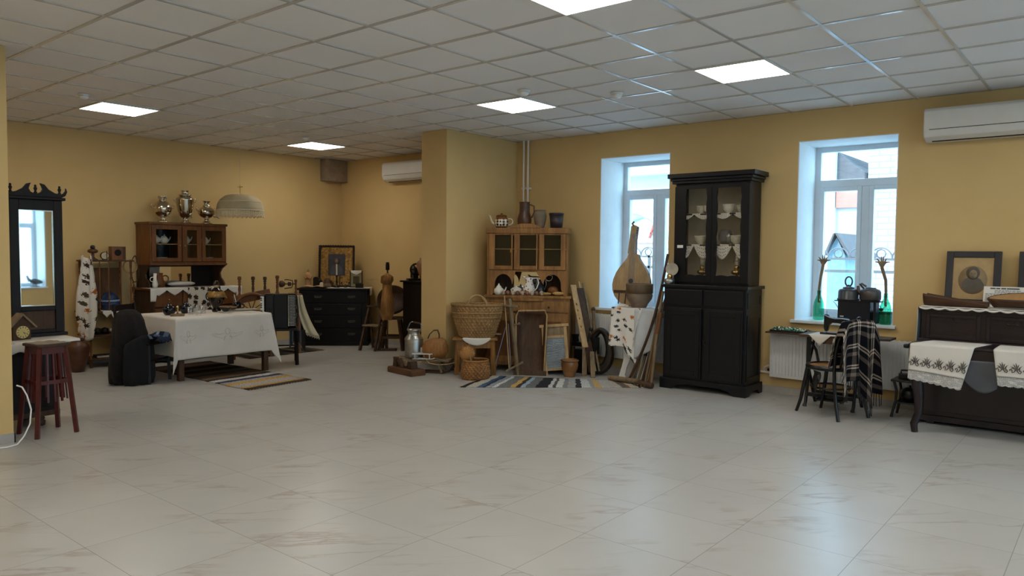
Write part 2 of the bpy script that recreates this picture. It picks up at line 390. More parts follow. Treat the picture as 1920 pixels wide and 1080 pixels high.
# corner box and pipes
one(MB().bx(XB+.004, XB+.16, 7.68, YW-.004, 2.655, HC-.004), 'corner_box', plain('grey_painted_board', (150,132,112), .6), 'grey box in the far alcove corner, high under the ceiling', 'box', bevel=.004)
PW = plain('pipe_paint', (222,216,206), .4, var=.03)
for dx, lab in ((0, 'left of the two thin vertical pipes in the wall corner'), (.075, 'right of the two thin vertical pipes in the wall corner')):
    r = T('heating_pipe', lab, 'pipe', (-6.40+dx, 8.06, 0), 0, 'vertical pipes in the corner')
    MB().cyl((0,0,.01), (0,0,HC), .014, 10).obj('pipe', PW, r); MB().bx(-.02, .02, -.02, .058, 2.36, 2.385).obj('bracket', PW, r)
r = T('heating_pipe', 'horizontal heating pipe running along the wall below the right radiator', 'pipe', (-3.4, 8.104, 0))
MB().cyl((0,0,.225), (4.2,0,.15), .011, 10).obj('pipe', PW, r); MB().tube([(.42,-.03,.30), (.38,-.02,.28), (.36,0,.235)], .011).obj('valve', PW, r)
# radiators
RD = plain('radiator_enamel', (214,215,214), .4, var=.02)
def radiator(x0, x1, z0, z1, lab):
    r = T('radiator', lab, 'radiator', ((x0+x1)/2, 8.03, z0), 0, 'panel radiators'); L = (x1-x0)/2; h = z1-z0
    m = MB().bx(-L, L, 0, .02, 0, h); k = int(2*L/.035)
    for j in range(k): x = -L+.02+j*(2*L-.04)/k; m.bx(x, x+.016, -.007, 0, .03, h-.03)
    m.obj('front_panel', RD, r, bevel=.002)
    for x in (-L, L-.012): MB().bx(x, x+.012, .02, .06, 0, h).obj('side_panel', RD, r)
    m = MB().bx(-L+.012, L-.012, .02, .056, h-.012, h-.004); n2 = int(2*L/.05)
    for j in range(n2): x = -L+.02+j*(2*L-.04)/n2; m.bx(x, x+.02, .022, .054, h-.0045, h+.002)
    m.obj('top_grille', RD, r)
    for x in (-L+.1, L-.13): MB().bx(x, x+.03, .02, .085, .1, h-.1).obj('bracket', RD, r)
    MB().cyl((-L-.03, .035, .07), (-L, .035, .07), .016).obj('valve', M['iron'], r)
radiator(-5.5, -4.2, .20, .735, 'white panel radiator under the left window, behind the horse collar')
radiator(-2.955, -1.49, .185, .672, 'white panel radiator under the right window, behind the bentwood chair')
# air conditioners
AC = plain('air_conditioner_plastic', (212,208,200), .35, var=.02)
def aircon(x, z, W, lab):
    r = T('air_conditioner', lab, 'air conditioner', (x, YW, z), 0, 'wall air conditioners'); h, d = .30, .22
    pr = [(0, 0), (-d*.55, 0), (-d*.9, .035), (-d, .09), (-d, h-.03), (-d+.03, h), (0, h)]
    MB().prism(pr, 0, W, 'x').obj('body', AC, r, bevel=.01)
    MB().bx(.05, W-.05, -d-.003, -d+.01, .098, .104).obj('seam', plain('dark_seam', (70,66,62), .6), r)
    m = MB(); m.prism([(-d*.62, .012), (-d*.9, .04), (-d*.88, .046), (-d*.6, .018)], .07, W-.07, 'x').obj('louvre', AC, r)
    MB().prism([(-d*.5, -.002), (-d*.57, -.002), (-d*.64, .012), (-d*.60, .014)], .06, W-.06, 'x').obj('outlet', plain('dark_slot', (30,26,22), .6), r)
    MB().ball((.05, -d, .125), .006, 8).obj('indicator', M['bulb'], r)
aircon(-1.52, 2.575, .95, 'large white air conditioner high on the wall at the right edge of the picture')
aircon(-9.12, 2.585, .95, 'white air conditioner in the alcove, half hidden by the middle wall')

# ================================================================ outside the windows
GR = plain('snowy_ground', (190,194,200), .9, var=.06, scale=.6)
struct(MB().bx(-60, 40, YW+.65, 70, -.5, -.3), 'ground', GR)
def brickmat():
    t = NT('white_brick'); co = t.coord(rot=(PI/2, 0, 0)); b = t.n('ShaderNodeTexBrick'); b.inputs['Scale'].default_value = 1
    b.inputs['Color1'].default_value = lin((176,168,168)); b.inputs['Color2'].default_value = lin((168,160,164)); b.inputs['Mortar'].default_value = lin((136,130,138))
    b.inputs['Brick Width'].default_value = .5; b.inputs['Row Height'].default_value = .15; b.inputs['Mortar Size'].default_value = .02
    t.l(co, b.inputs['Vector']); t.base(b.outputs['Color']); t.set(.9); return t.m
CR = plain('pale_render', (172,168,168), .9, var=.03, scale=.5); SAL = plain('salmon_sign_paint', (190,112,96), .8, var=.05); RF = plain('grey_roof', (84,78,78), .8, var=.1)
def P(k, y): return k*y                      # world x from a sight-line ratio at depth y
y = 20
r = T('building', 'white brick building seen through the right panes of the right window', 'building', (P(-.2515, y), y, -.4)); W = 9
MB().bx(0, W, 0, 6, 0, 12).obj('wall', brickmat(), r)
w_ = MB().bx(.98, 1.9, -.06, .05, 4.1, 4.75).obj('window', M['pvc'], r); MB().bx(1.06, 1.8, -.08, -.05, 4.18, 4.67).obj('pane', plain('dark_far_glass', (110,130,150), .1), w_)
MB().bx(.68, .9, -.35, 0, 3.95, 4.3).obj('air_conditioner_box', M['pvc'], r); MB().lathe([(0,0),(.28,.05),(.36,.2)], c=(.72,-.25,4.85), n=14).obj('satellite_dish', SAL, r)
y = 19.5
r = T('building', 'pale building with a salmon sign seen through the left pane of the right window', 'building', (P(-.305, y), y, -.4))
MB().bx(0, .89, .3, 5, 0, 3.8).obj('wall', CR, r); MB().bx(.26, .89, .2, .3, 3.09, 3.62).obj('sign', SAL, r)
MB().bx(-.15, .24, .1, .5, 0, 6.3).obj('pilaster', M['pvc'], r); MB().prism([(.25,3.8),(.89,3.8),(.89,3.95),(.55,4.2),(.25,4.5)], .3, 5, 'y').obj('roof', RF, r)
y = 13
r = T('shed', 'small pale hut with a grey pitched roof behind the railing outside the right window', 'shed', (-3.72, y, -.4))
MB().prism([(-.14,0),(.14,0),(.14,1.9),(0,2.2),(-.14,1.95)], 0, 1.4, 'y').obj('wall', plain('pale_blue_render', (120,146,160), .9), r)
MB().prism([(.0,2.27),(.03,2.27),(.28,1.88),(.23,1.86)], -.12, 1.5, 'y').prism([(.0,2.27),(-.03,2.26),(-.17,1.9),(-.13,1.9)], -.12, 1.5, 'y').obj('roof', RF, r)
y = 22
r = T('building', 'white building with red lettering seen through the left window', 'building', (P(-.66, y), y, -.4))
MB().bx(-1.5, 6.5, 0, 6, 0, 13).obj('wall', CR, r); MB().bx(-1.5, 6.5, -.5, 0, 4.45, 4.62).obj('canopy', M['pvc'], r)
cu = bpy.data.curves.new('lettering', 'FONT'); cu.body = 'АО'; cu.size = .62; cu.extrude = .02; tmp = bpy.data.objects.new('lettering_outline', cu); COL.objects.link(tmp)
me = bpy.data.meshes.new_from_object(tmp.evaluated_get(bpy.context.evaluated_depsgraph_get())); bpy.data.objects.remove(tmp); me.materials.clear(); me.materials.append(plain('red_sign_paint', (180,76,60), .8))
lt = bpy.data.objects.new('lettering', me); COL.objects.link(lt); lt.parent = r; lt.location = (P(-.5545, y)-P(-.66, y), -.04, 2.42); lt.rotation_euler = (PI/2, 0, 0); lt['label'] = 'faded red letters'
MB().bx(1.9, 3.4, -.06, 0, 2.25, 2.3).obj('sign_rail', SAL, r)
r = T('arched_shelter', 'arched bluish shelter roof behind the railing outside the left window', 'shelter', (-8.4, 14, -.4))
MB().torus((0,0,1.4), 1.4, .05, 'y', 20, 6, .5).torus((0,1.5,1.4), 1.4, .05, 'y', 20, 6, .5).obj('arch', plain('blue_steel', (150,196,220), .4), r)
MB().grid(lambda u, v: (1.4*math.cos(PI*u), 1.5*v, 1.4+1.4*math.sin(PI*u)), 16, 1).obj('roof_sheet', plain('pale_sheet', (216,226,232), .5), r, solid=.02)
MB().bx(-1.42, -1.34, 0, .08, 0, 1.4).bx(1.34, 1.42, 0, .08, 0, 1.4).bx(-1.42, -1.34, 1.45, 1.53, 0, 1.4).bx(1.34, 1.42, 1.45, 1.53, 0, 1.4).obj('post', M['pvc'], r)
def railing(x0, x1, y, lab):
    r = T('railing', lab, 'railing', (x0, y, -.4), 0, 'railings outside the windows'); k = plain('railing_paint', (96,100,106), .5); L = x1-x0
    MB().bx(0, L, 0, .03, 1.66, 1.70).bx(0, L, 0, .03, 1.84, 1.87).bx(0, L, 0, .03, .1, .14).obj('rail', k, r)
    n = max(2, int(L/.9))
    for i in range(n+1): MB().bx(i*L/n-.02, i*L/n+.02, 0, .03, 0, 1.87).obj('post', k, r)
    m = MB()
    for i in range(int(L/.28)): m.torus((.14+i*.28, .015, 1.87), .14, .012, 'y', 10, 4, .5).torus((.14+i*.28, .015, 1.93), .06, .01, 'y', 8, 4)
    m.obj('scrollwork', k, r)
railing(-3.6, -2.0, 11.2, 'metal railing with scrolls outside the right window'); railing(-7.2, -5.2, 11.2, 'metal railing outside the left window')
# ================================================================ left: console with mirror, stool, whatnot, sideboard
PR = {}
def turned(h, r, n=1):
    """profile of a turned post of height h"""
    k = [(r*.7,0),(r,.03),(r,.10),(r*.55,.13),(r*.8,.17),(r*.5,.22),(r*.75,.40),(r*.5,.58),(r*.85,.63),(r*.5,.68),(r*.9,.75),(r*.6,.80),(r,.86),(r,.96),(r*.7,1.0)]
    return [(a, b*h) for a, b in k]
# low dark cabinet behind the wall edge
DK = M['dark']
r = T('cabinet', 'low dark cabinet on turned feet behind the red stool, at the left wall edge', 'cabinet', (-7.02, 2.06, 0), 92)
MB().bx(-.42, .42, 0, .42, .12, .70).obj('body', DK, r, bevel=.004)
MB().bx(-.55, .58, -.05, .47, .70, .722).obj('top', DK, r, bevel=.004)
MB().bx(-.44, .44, -.015, .43, .085, .13).obj('plinth', M['umber'], r, bevel=.004)
for x in (-.34, .31):
    for y in (.04, .37): MB().lathe([(.02,0),(.03,.005),(.034,.04),(.022,.05),(.03,.06),(.022,.085)], c=(x, y, 0)).obj('foot', M['umber'], r)
for x in (-.40, .01):
    d = MB().bx(x, x+.39, -.012, 0, .16, .66).obj('door', DK, r, bevel=.003)
    MB().bx(x+.05, x+.34, -.016, -.011, .21, .61).obj('panel', DK, d, bevel=.004); MB().ball((x+(.36 if x < 0 else .03), -.022, .42), .012, 10).obj('knob', M['brass'], d)
def cl(u, v):
    x = -.57+1.16*u; f = .012*math.sin(u*40)+.008*math.sin(u*93)
    if v < .6: return (x, .42-.475*v/.6, .7245+.002*abs(math.sin(u*30+v*9)))
    t = (v-.6)/.4; dr = (.085+.012*math.sin(u*50)) if u < .7 else .02
    return (x, -.057-.006*t+.5*f*t, .7245-dr*t)
t = one(MB().grid(cl, 60, 14), 'cloth', M['linen'], 'crumpled white cloth with scalloped edge lying on the low dark cabinet', 'cloth', (-7.02, 2.06, 0), 92, solid=.003)
# tall carved mirror
r = T('standing_mirror', 'tall dark mirror with a carved swan-neck crest standing on the cloth-covered cabinet', 'mirror', (-7.33, 2.455, .729), 90)
r.rotation_euler.x = -.009
m = MB().bx(-.205, -.135, 0, .05, .03, 1.19).bx(.135, .205, 0, .05, .03, 1.19).bx(-.135, .135, 0, .05, 1.10, 1.19).bx(-.135, .135, 0, .05, .225, .265).bx(-.135, .135, 0, .05, .03, .06)
m.obj('frame', DK, r, bevel=.004)
MB().bx(-.22, .22, -.03, .06, 0, .03).obj('base', DK, r, bevel=.004)
MB().bx(-.135, .135, .02, .04, .06, .225).obj('lower_panel', M['umber'], r)
mir = NT('mirror_glass'); mir.b.inputs['Base Color'].default_value = (.86,.87,.86,1); mir.set(.02, 1); MC['mirror'] = mir.m
MB().bx(-.135, .135, .022, .03, .265, 1.10).obj('mirror_glass', mir.m, r)
m = MB()
for a, b, c2, d in ((-.135,-.128,.265,1.10),(.128,.135,.265,1.10),(-.128,.128,1.093,1.10),(-.128,.128,.265,.272)): m.bx(a, b, .012, .022, c2, d)
m.obj('bevel_strip', M['silver'], r)
MB().bx(-.225, .225, -.03, .06, 1.19, 1.215).obj('cornice', DK, r, bevel=.006)
ped = [(0,1.215),(.20,1.215),(.235,1.235),(.25,1.27),(.24,1.305),(.238,1.28),(.222,1.258),(.20,1.245),(.15,1.255),(.10,1.285),(.07,1.325),(.035,1.335),(.045,1.315),(.055,1.285),(.04,1.258),(.015,1.245),(0,1.243)]
MB().prism(ped+[(-p, q) for p, q in ped[::-1][1:-1]], .0, .03, 'y').obj('crest', DK, r, bevel=.003)
for x in (-.19, 0, .19): MB().lathe([(.012,0),(.016,.01),(.008,.02),(.016,.045),(.008,.06),(.012,.07),(0,.08)], c=(x, .015, 1.243), n=10).obj('finial', DK, r)
# cuckoo clock house
r = T('house_clock', 'small wooden house-shaped clock with a cream dial before the tall mirror', 'clock', (-7.16, 2.27, .728), 100)
MB().prism([(-.07,0),(.07,0),(.07,.13),(0,.20),(-.07,.13)], 0, .07, 'y').obj('case', M['umber'], r, bevel=.002)
MB().prism([(0,.225),(.115,.105),(.105,.095),(0,.205),(-.105,.095),(-.115,.105)], -.02, .085, 'y').obj('roof', M['grey'], r)
d = MB().cyl((0,-.001,.065), (0,-.014,.065), .052, 28).obj('dial', plain('cream_dial', (214,190,120), .5), r)
m = MB()
for i in range(12): a = i*PI/6; m.box((.041*math.sin(a), -.0155, .065+.041*math.cos(a)), (.004, .002, .013), m=tr(.041*math.sin(a), -.0155, .065+.041*math.cos(a)) @ ry(math.degrees(a)) @ tr(-.041*math.sin(a), .0155, -.065-.041*math.cos(a)))
m.obj('numerals', M['iron'], d)
MB().bar((0,-.017,.065), (.018,-.017,.045), .004, .002).obj('hand', M['iron'], d); MB().bar((0,-.018,.065), (.036,-.018,.05), .003, .002).obj('hand', M['iron'], d)
# red tall stool
r = T('plant_stand', 'tall red-brown slatted stand with four splayed legs at the left', 'stand', (-6.735, 2.305, 0), 96)
H = .735
MB().bx(-.125, .125, -.125, .125, H-.02, H).obj('top', M['umber'], r, bevel=.004)
for sx in (-1, 1):
    for sy in (-1, 1):
        MB().bar((sx*.095, sy*.095, H-.02), (sx*.15, sy*.15, 0), .03, .03).obj('leg', M['redp'], r)
def at(zz): return .095+.055*(H-.02-zz)/(H-.02)
for k in range(4):
    R0 = rz(90*k)
    q = at(.68); MB().bx(-q+.012, q-.012, -q-.008, -q+.008, .655, .715, R0).obj('apron', M['redp'], r)
    q = at(.43); MB().bx(-q+.012, q-.012, -q-.007, -q+.007, .415, .445, R0).obj('rail', M['redp'], r)
    for s in (-.05, 0, .05):
        a = at(.66); b = at(.30); MB().bar(R0 @ Vector((s*.8, -a, .66)), R0 @ Vector((s*1.05, -b-.002, .27)), .014, .014).obj('slat', M['redp'], r)
def sc(u, v): x = -.115+.23*u; y = -.115+.23*v; return (x, y, H+.003+.003*math.sin(u*17)*math.sin(v*15))
one(MB().grid(sc, 14, 14), 'doily', plain('beige_cloth', (138,124,104), .9, var=.15), 'small beige cloth lying on the top of the red-brown stand', 'doily', (-6.735, 2.305, 0), 99, solid=.003)
# white cable
one(MB().tube([(-6.595,2.045,.44),(-6.57,2.075,.425),(-6.55,2.10,.36),(-6.53,2.12,.25),(-6.53,2.11,.14),(-6.50,2.06,.06),(-6.46,2.0,.012),(-6.44,1.93,.008),(-6.46,1.8,.008),(-6.52,1.55,.008)], .006, 8), 'cable', M['bulb'], 'white cable hanging around the left wall edge and running on the floor', 'cable')
# ---------------- whatnot shelf
r = T('whatnot_shelf', 'open wooden whatnot with turned posts and thin rods beside the sideboard', 'shelf', (-10.0, 4.18, 0), 90)
UM = M['umber']
for x in (-.25, .25):
    for y in (.02, .32):
        MB().lathe(turned(.70, .018), c=(x,y,0), n=10).lathe(turned(.66, .016), c=(x,y,.70), n=10).obj('post', M['brown'], r)
for z, w_, nm in ((.10,.28,0),(.40,.28,0),(.70,.31,0),(1.345,.28,1)):
    MB().bx(-w_, w_, -.02, .35, z-.009, z+.009).obj('shelf', UM, r, bevel=.004)
for x in (-.14, -.03, .12): MB().cyl((x,.0,.709), (x,.0,1.336), .007, 8).obj('rod', M['brown'], r)
MB().bx(-.24, .24, .33, .345, .71, 1.25).obj('back_board', wood('umber_board', (84,54,28), (120,82,46), .65), r)
MB().cyl((-.05,.0,1.35), (-.05,.0,1.47), .006, 8).obj('finial_rod', UM, r)
O = (-10.0, 4.18)
def on(x, y): return (O[0]-y, O[1]+x)
def W3(x, y, z): q = on(x, y); return (q[0], q[1], z)
# oil lamp
def oil_lamp(lab, loc, s=1.0, burner=True, chim=False, grp=None, met='brass', deg=0):
    r = T('oil_lamp', lab, 'lamp', loc, deg, grp)
    MB().lathe([(0,0),(.06*s,0),(.062*s,.01*s),(.03*s,.025*s),(.016*s,.05*s),(.02*s,.07*s),(.014*s,.085*s),(0,.09*s)], n=18).obj('foot', M[met], r)
    MB().lathe([(0,.085*s),(.04*s,.09*s),(.062*s,.105*s),(.06*s,.13*s),(.03*s,.145*s),(0,.146*s)], n=18).obj('oil_font', M[met], r)
    b = MB().lathe([(0,.145*s),(.024*s,.146*s),(.03*s,.16*s),(.03*s,.175*s),(.018*s,.19*s),(0,.192*s)], n=14).obj('burner', M['iron'] if not chim else M[met], r)
    if burner: MB().cyl((.028*s,0,.165*s), (.055*s,0,.165*s), .004*s, 6).cyl((.05*s,0,.165*s), (.056*s,0,.165*s), .010*s, 10).obj('wick_knob', M[met], b)
    if chim: MB().lathe([(.024*s,.185*s),(.042*s,.22*s),(.036*s,.26*s),(.024*s,.32*s),(.026*s,.34*s)], n=18).obj('glass_chimney', glass('lamp_glass', (.95,.95,.92,1), .3), r)
    return r
oil_lamp('dark oil lamp with a wide font on the left of the whatnot top', W3(-.17, .12, 1.355), .98, met='claydark')
r = T('alarm_clock', 'small round clock with pale dial on the whatnot top', 'clock', W3(-.02, .13, 1.355), 80)
MB().cyl((0,0,.055), (0,.04,.055), .05, 24).obj('case', UM, r); MB().cyl((0,-.003,.055), (0,0,.055), .042, 24).obj('dial', plain('pale_dial', (190,176,146), .5), r); MB().bx(-.03,.03,.005,.035,0,.012).obj('foot', UM, r)
MB().bar((0,-.005,.055),(.012,-.005,.075),.003,.002).obj('hand', M['iron'], r); MB().bar((0,-.005,.055),(-.02,-.005,.045),.003,.002).obj('hand', M['iron'], r)
r = T('wooden_box', 'upright wooden box with a dark round hole on the whatnot top', 'box', W3(.14, .10, 1.355), 86)
MB().bx(-.085,.085,0,.12,0,.175).obj('case', M['brown'], r, bevel=.003); MB().cyl((-.012,-.002,.095),(-.012,.001,.095),.042,20).obj('hole', plain('black_hole',(6,5,4),.9), r); MB().bx(.045,.08,-.004,0,.01,.165).obj('strip', UM, r)
m = MB()
for k in range(46):
    a = 2*PI*k/46; m.ball((.045*math.cos(a)*(1-.25*math.sin(a)), .012*math.sin(3*a), .17*math.sin(a)), .009, 6)
one(m, 'bead_necklace', M['umber'], 'string of dark wooden beads hanging on the right post of the whatnot', 'beads', W3(.285, -.02, 1.24), 90)
one(MB().torus((0,0,0), .085, .010, 'x', 30, 8, sy=1.0), 'hoop', M['pale'], 'pale wooden hoop hanging on the right side of the whatnot', 'hoop', W3(.262, .06, 1.27), 0)
m = MB()
for k in range(16): m.ball((.006*math.sin(k), .005*math.cos(2*k), -.02*k), .011, 6)
one(m, 'bead_string', M['brown'], 'short brown bead string hanging lower on the right post of the whatnot', 'beads', W3(.295, 0.05, 1.06), 90)
# blue lidded pot, candle, small things
r = T('lidded_pot', 'blue and white lidded tureen on the middle shelf of the whatnot', 'pot', W3(.03, .14, .712), 90)
MB().lathe([(0,0),(.09,0),(.12,.05),(.125,.09),(.11,.12),(0,.12)], n=24).obj('body', M['cobalt'], r); MB().lathe([(.112,.105),(.127,.107),(.124,.132),(.1,.134)], n=24).obj('rim', plain('blue_grey_band',(120,140,170),.3), r)
MB().lathe([(.105,.141),(.10,.17),(.06,.215),(.018,.228),(.02,.245),(0,.252)], n=24).obj('lid', M['cobalt'], r); MB().torus((-.13,0,.09),.03,.008,'y',16,6).obj('handle', M['cobalt'], r)
r = T('candle', 'white candle in a low holder on the left of the whatnot middle shelf', 'candle', W3(-.18, .12, .712), 0)
MB().cyl((0,0,.02),(0,0,.25),.014,12).obj('wax', M['cotton'], r); MB().lathe([(0,0),(.03,0),(.032,.01),(.018,.02),(0,.021)],n=14).obj('holder', M['brass'], r)
r = T('toy_bird', 'small dark carved bird beside the candle on the whatnot', 'figurine', W3(-.13, .05, .712), 40)
MB().ball((0,0,.05),(.022,.035,.025),10).obj('body', M['umber'], r); MB().ball((0,-.03,.09),.016,8).obj('head', M['umber'], r); MB().cyl((0,0,0),(0,0,.03),.012,8).obj('stand', M['umber'], r)
def dl(u, v):
    w2 = .13*(1-.0*u); x = .03-.15+.30*u
    if v < .5: return (x, .16-.185*v*2, .7125)
    t = (v-.5)*2; tri = 1-abs(((u*3) % 1)-.5)*2; return (x, -.026, .7125-.03*t-.085*t*tri*(1.3 if .3 < u < .7 else .6))
one(MB().grid(dl, 36, 8), 'lace_doily', M['linen'], 'white lace doily under the blue tureen, its points hanging over the whatnot shelf', 'doily', (-10.0, 4.18, 0), 90, solid=.002)
r = T('cup', 'small white ribbed bowl on the lower whatnot shelf', 'cup', W3(.06, .1, .41)); MB().lathe([(0,0),(.03,0),(.05,.025),(.056,.06),(.05,.06),(.04,.03),(0,.008)], n=20, fn=lambda a,j: 1+.03*math.sin(10*a)).obj('bowl', M['porcelain'], r); MB().lathe([(.056,.06),(.059,.063),(.056,.066)],n=20).obj('rim', M['porcelain'], r)
for x, lab in ((-.13, 'dark lump of carved wood at the left of the lower whatnot shelf'), (-.04, 'dark round box beside the white bowl on the lower whatnot shelf')):
    r = T('round_box', lab, 'box', W3(x, .12, .41)); MB().lathe([(0,0),(.04,0),(.046,.03),(.04,.055),(0,.06)], n=16).obj('body', M['dark'], r); MB().lathe([(.042,.05),(.04,.07),(0,.085)], n=16).obj('lid', M['dark'], r)
r = T('book', 'dark closed book with pale page edges on the bottom whatnot shelf', 'book', W3(-.06, .06, .11), 84); MB().bx(-.1,.1,.004,.14,.005,.03).obj('pages', M['paper'], r); MB().bx(-.105,.105,0,.145,0,.005).bx(-.105,.105,0,.145,.03,.035).bx(-.105,-.1,0,.145,.005,.03).obj('cover', M['dark'], r)
# shawl on the corner
FL1 = floral('flowered_shawl', (208,200,188), (2.6,9.5), ((54,36,26),(160,88,28),(60,42,30),(70,60,40)), .82, .36)
def sh(u, v):
    a = -PI*.55+PI*1.1*u; ta = math.sin(PI*min(1, v*1.25+.12)) if v < .5 else 1.0
    rr = (.045+.055*min(1, v*2.2))*(1-.35*max(0, v-.72)/.28); z = 1.40-1.02*v+.02*math.sin(u*9)
    return (rr*math.sin(a)*1.15+.012*math.sin(u*14+v*5), -rr*math.cos(a)*.55+.01*math.sin(u*23), z)
one(MB().grid(sh, 36, 40), 'shawl', FL1, 'long white shawl with dark and orange flowers hanging on the left corner of the whatnot', 'shawl', (-9.96, 3.865, 0), 92, solid=.004)
r = T('floor_jar', 'big brown clay jar on the floor under the hanging flowered shawl', 'jar', (-9.84, 3.71, 0))
MB().lathe([(0,0),(.07,0),(.085,.06),(.125,.24),(.13,.30),(.10,.355),(.07,.37),(.066,.385),(.078,.40),(.06,.40),(.05,.37),(0,.36)], n=28).obj('body', M['claydark'], r); MB().torus((0,0,.40),.07,.008,n=28,k=6).obj('rim', M['claydark'], r)
# ---------------- chair under a coat
def chair(lab, loc, deg, mat, seat_h=.45, w=.40, d=.40, back=.88, grp=None):
    r = T('chair', lab, 'chair', loc, deg, grp)
    for sx in (-1, 1):
        MB().bar((sx*(w/2-.03), -d/2+.03, seat_h-.02), (sx*(w/2-.015), -d/2+.01, 0), .034, .034).obj('leg', mat, r)
        MB().tube([(sx*(w/2-.02), d/2+.03, 0), (sx*(w/2-.025), d/2-.02, seat_h), (sx*(w/2-.03), d/2+.05, back)], .017, 8).obj('leg', mat, r)
    MB().bx(-w/2, w/2, -d/2, d/2, seat_h-.02, seat_h+.01).obj('seat', mat, r, bevel=.008)
    for z in (.70, back-.04): MB().bx(-w/2+.02, w/2-.02, d/2+.005+(z-.45)*.12, d/2+.022+(z-.45)*.12, z-.04, z+.03).obj('back_rail', mat, r, bevel=.004)
    for sx in (-1, 1): MB().cyl((sx*(w/2-.025), -d/2+.02, .2), (sx*(w/2-.02), d/2, .2), .010, 8).obj('stretcher', mat, r)
    MB().cyl((-(w/2-.025), -d/2+.02, .26), (w/2-.025, -d/2+.02, .26), .010, 8).obj('stretcher', mat, r)
    return r
chair('dark wooden chair standing at the left end of the white table, under a coat', (-8.60, 3.94, 0), 119, M['dark'])
FUR = plain('dark_fur', (20,9,8), .95, var=.6, scale=26, bump=.9)
def coat(u, v):
    a = 2*PI*u; nz = 1+.07*math.sin(3*a+v*7)+.035*math.sin(7*a-v*9)+.03*math.sin(13*a+2*math.sin(v*5))*v
    prof = [(.02,.82),(.09,.81),(.15,.77),(.195,.69),(.225,.55),(.24,.40),(.26,.25),(.26,.14),(.25,.02)]
    k = v*(len(prof)-1); i = min(int(k), len(prof)-2); f = k-i; rr = prof[i][0]*(1-f)+prof[i+1][0]*f; z = prof[i][1]*(1-f)+prof[i+1][1]*f
    return (1.0*rr*math.cos(a)*nz-.01, .62*rr*math.sin(a)*nz+.03*(z-.4), z)
one(MB().grid(coat, 48, 40), 'fur_coat', FUR, 'dark brown fur coat draped over the chair at the left end of the white table', 'coat', (-8.64, 3.80, 0), 119, solid=.012)
def skirt(u, v):
    a = PI*(1.05+.9*u); rr = .21+.05*v**.6-.03*max(0,v-.85)/.15+.014*math.sin(u*28+v*3); return (rr*math.cos(a)*.9+.03, .75*rr*math.sin(a), .55-.545*v-.10*(2*u-1)**2*(1-v))
one(MB().grid(skirt, 40, 12), 'dark_skirt', M['navy'], 'black cloth skirt hanging in front of the fur coat down to the floor', 'skirt', (-8.51, 3.77, 0), 119, solid=.008)
BLU = stripes('blue_cloth', [(0,(40,48,66)),(.2,(84,96,116)),(.35,(30,36,52)),(.5,(130,142,156)),(.6,(44,54,72)),(.8,(22,26,38))], .9, False, 1)
def bl(u, v):
    a = PI*v*1.0; return (-.13+.26*u+.01*math.sin(v*9), -.12+.24*v, .47+.09*math.sin(a)**.6*(.75+.25*math.sin(u*7+v*5))+.012*math.sin(u*20+v*13))
one(MB().grid(bl, 26, 20), 'folded_cloth', BLU, 'crumpled blue cloth lying on the chair seat beside the fur coat', 'cloth', (-8.40, 4.0, 0), 119, solid=.012)
# ---------------- sideboard with samovars
BR = M['brown']
r = T('sideboard', 'brown sideboard with three glass doors and a mirror niche, carrying the samovars', 'sideboard', (-9.95, 5.19, 0), 90)
m = MB()                                                        # carcass of the glazed upper part
m.bx(-.54, -.52, .0, .40, 1.31, 1.83).bx(.52, .54, .0, .40, 1.31, 1.83).bx(-.52, .52, 0, .38, 1.31, 1.33).bx(-.52, .52, 0, .38, 1.81, 1.83).bx(-.10, -.08, .02, .38, 1.33, 1.81).bx(.15, .17, .02, .38, 1.33, 1.81)
m.obj('upper_case', BR, r); MB().bx(-.52, .52, .37, .40, 1.33, 1.81).obj('shaded_back_panel', M['dark'], r)  # back in dark wood so the interior behind the glass looks unlit
MB().bx(-.555, .555, -.02, .41, 1.83, 1.862).obj('upper_top', BR, r, bevel=.005); MB().bx(-.55, .55, -.015, .40, 1.285, 1.31).obj('lower_moulding', BR, r, bevel=.005)
MB().bx(-.52, .52, .03, .37, 1.565, 1.575).obj('shelf', M['pale'], r)
for i, (a, b, g0, g1) in enumerate(((-.52,-.115,-.465,-.17),(-.105,.165,-.04,.10),(.175,.52,.225,.47))):
    d = MB().bx(a, g0, -.018, 0, 1.335, 1.815).bx(g1, b, -.018, 0, 1.335, 1.815).bx(g0, g1, -.018, 0, 1.335, 1.385).bx(g0, g1, -.018, 0, 1.765, 1.815).obj('door', BR, r, bevel=.003)
    MB().bx(g0, g1, -.011, -.007, 1.385, 1.765).obj('glass_pane', M['glass'], d); MB().ball(((b-.03) if i == 0 else a+.03, -.026, 1.55), .011, 8).obj('knob', M['brass'], d)
for s in (-1, 1):
    c_ = [(.40,.985),(.0+.05,.985),(.03,1.02),(.06,1.06),(.13,1.11),(.15,1.17),(.10,1.23),(.02,1.27),(-.01,1.285),(.40,1.285)]
    MB().prism(c_, s*.53-.012, s*.53+.012, 'x').obj('bracket', M['umber'], r, bevel=.003)
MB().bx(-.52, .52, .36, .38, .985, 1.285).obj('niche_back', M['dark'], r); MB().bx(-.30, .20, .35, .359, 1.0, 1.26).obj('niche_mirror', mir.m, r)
MB().bx(-.60, .64, -.16, .40, .955, .985).obj('counter', BR, r, bevel=.006); MB().bx(-.57, .61, -.13, .40, .09, .955).obj('lower_case', M['umber'], r, bevel=.004)
for x0, x1 in ((-.55, -.19), (-.17, .19), (.21, .59)):
    d = MB().bx(x0, x1, -.15, -.13, .14, .72).obj('door', BR, r, bevel=.004); MB().bx(x0+.06, x1-.06, -.156, -.149, .2, .66).obj('panel', BR, d, bevel=.005)
    d = MB().bx(x0, x1, -.15, -.13, .74, .93).obj('drawer', BR, r, bevel=.004); MB().ball(((x0+x1)/2, -.16, .835), .013, 8).obj('knob', M['brass'], d)
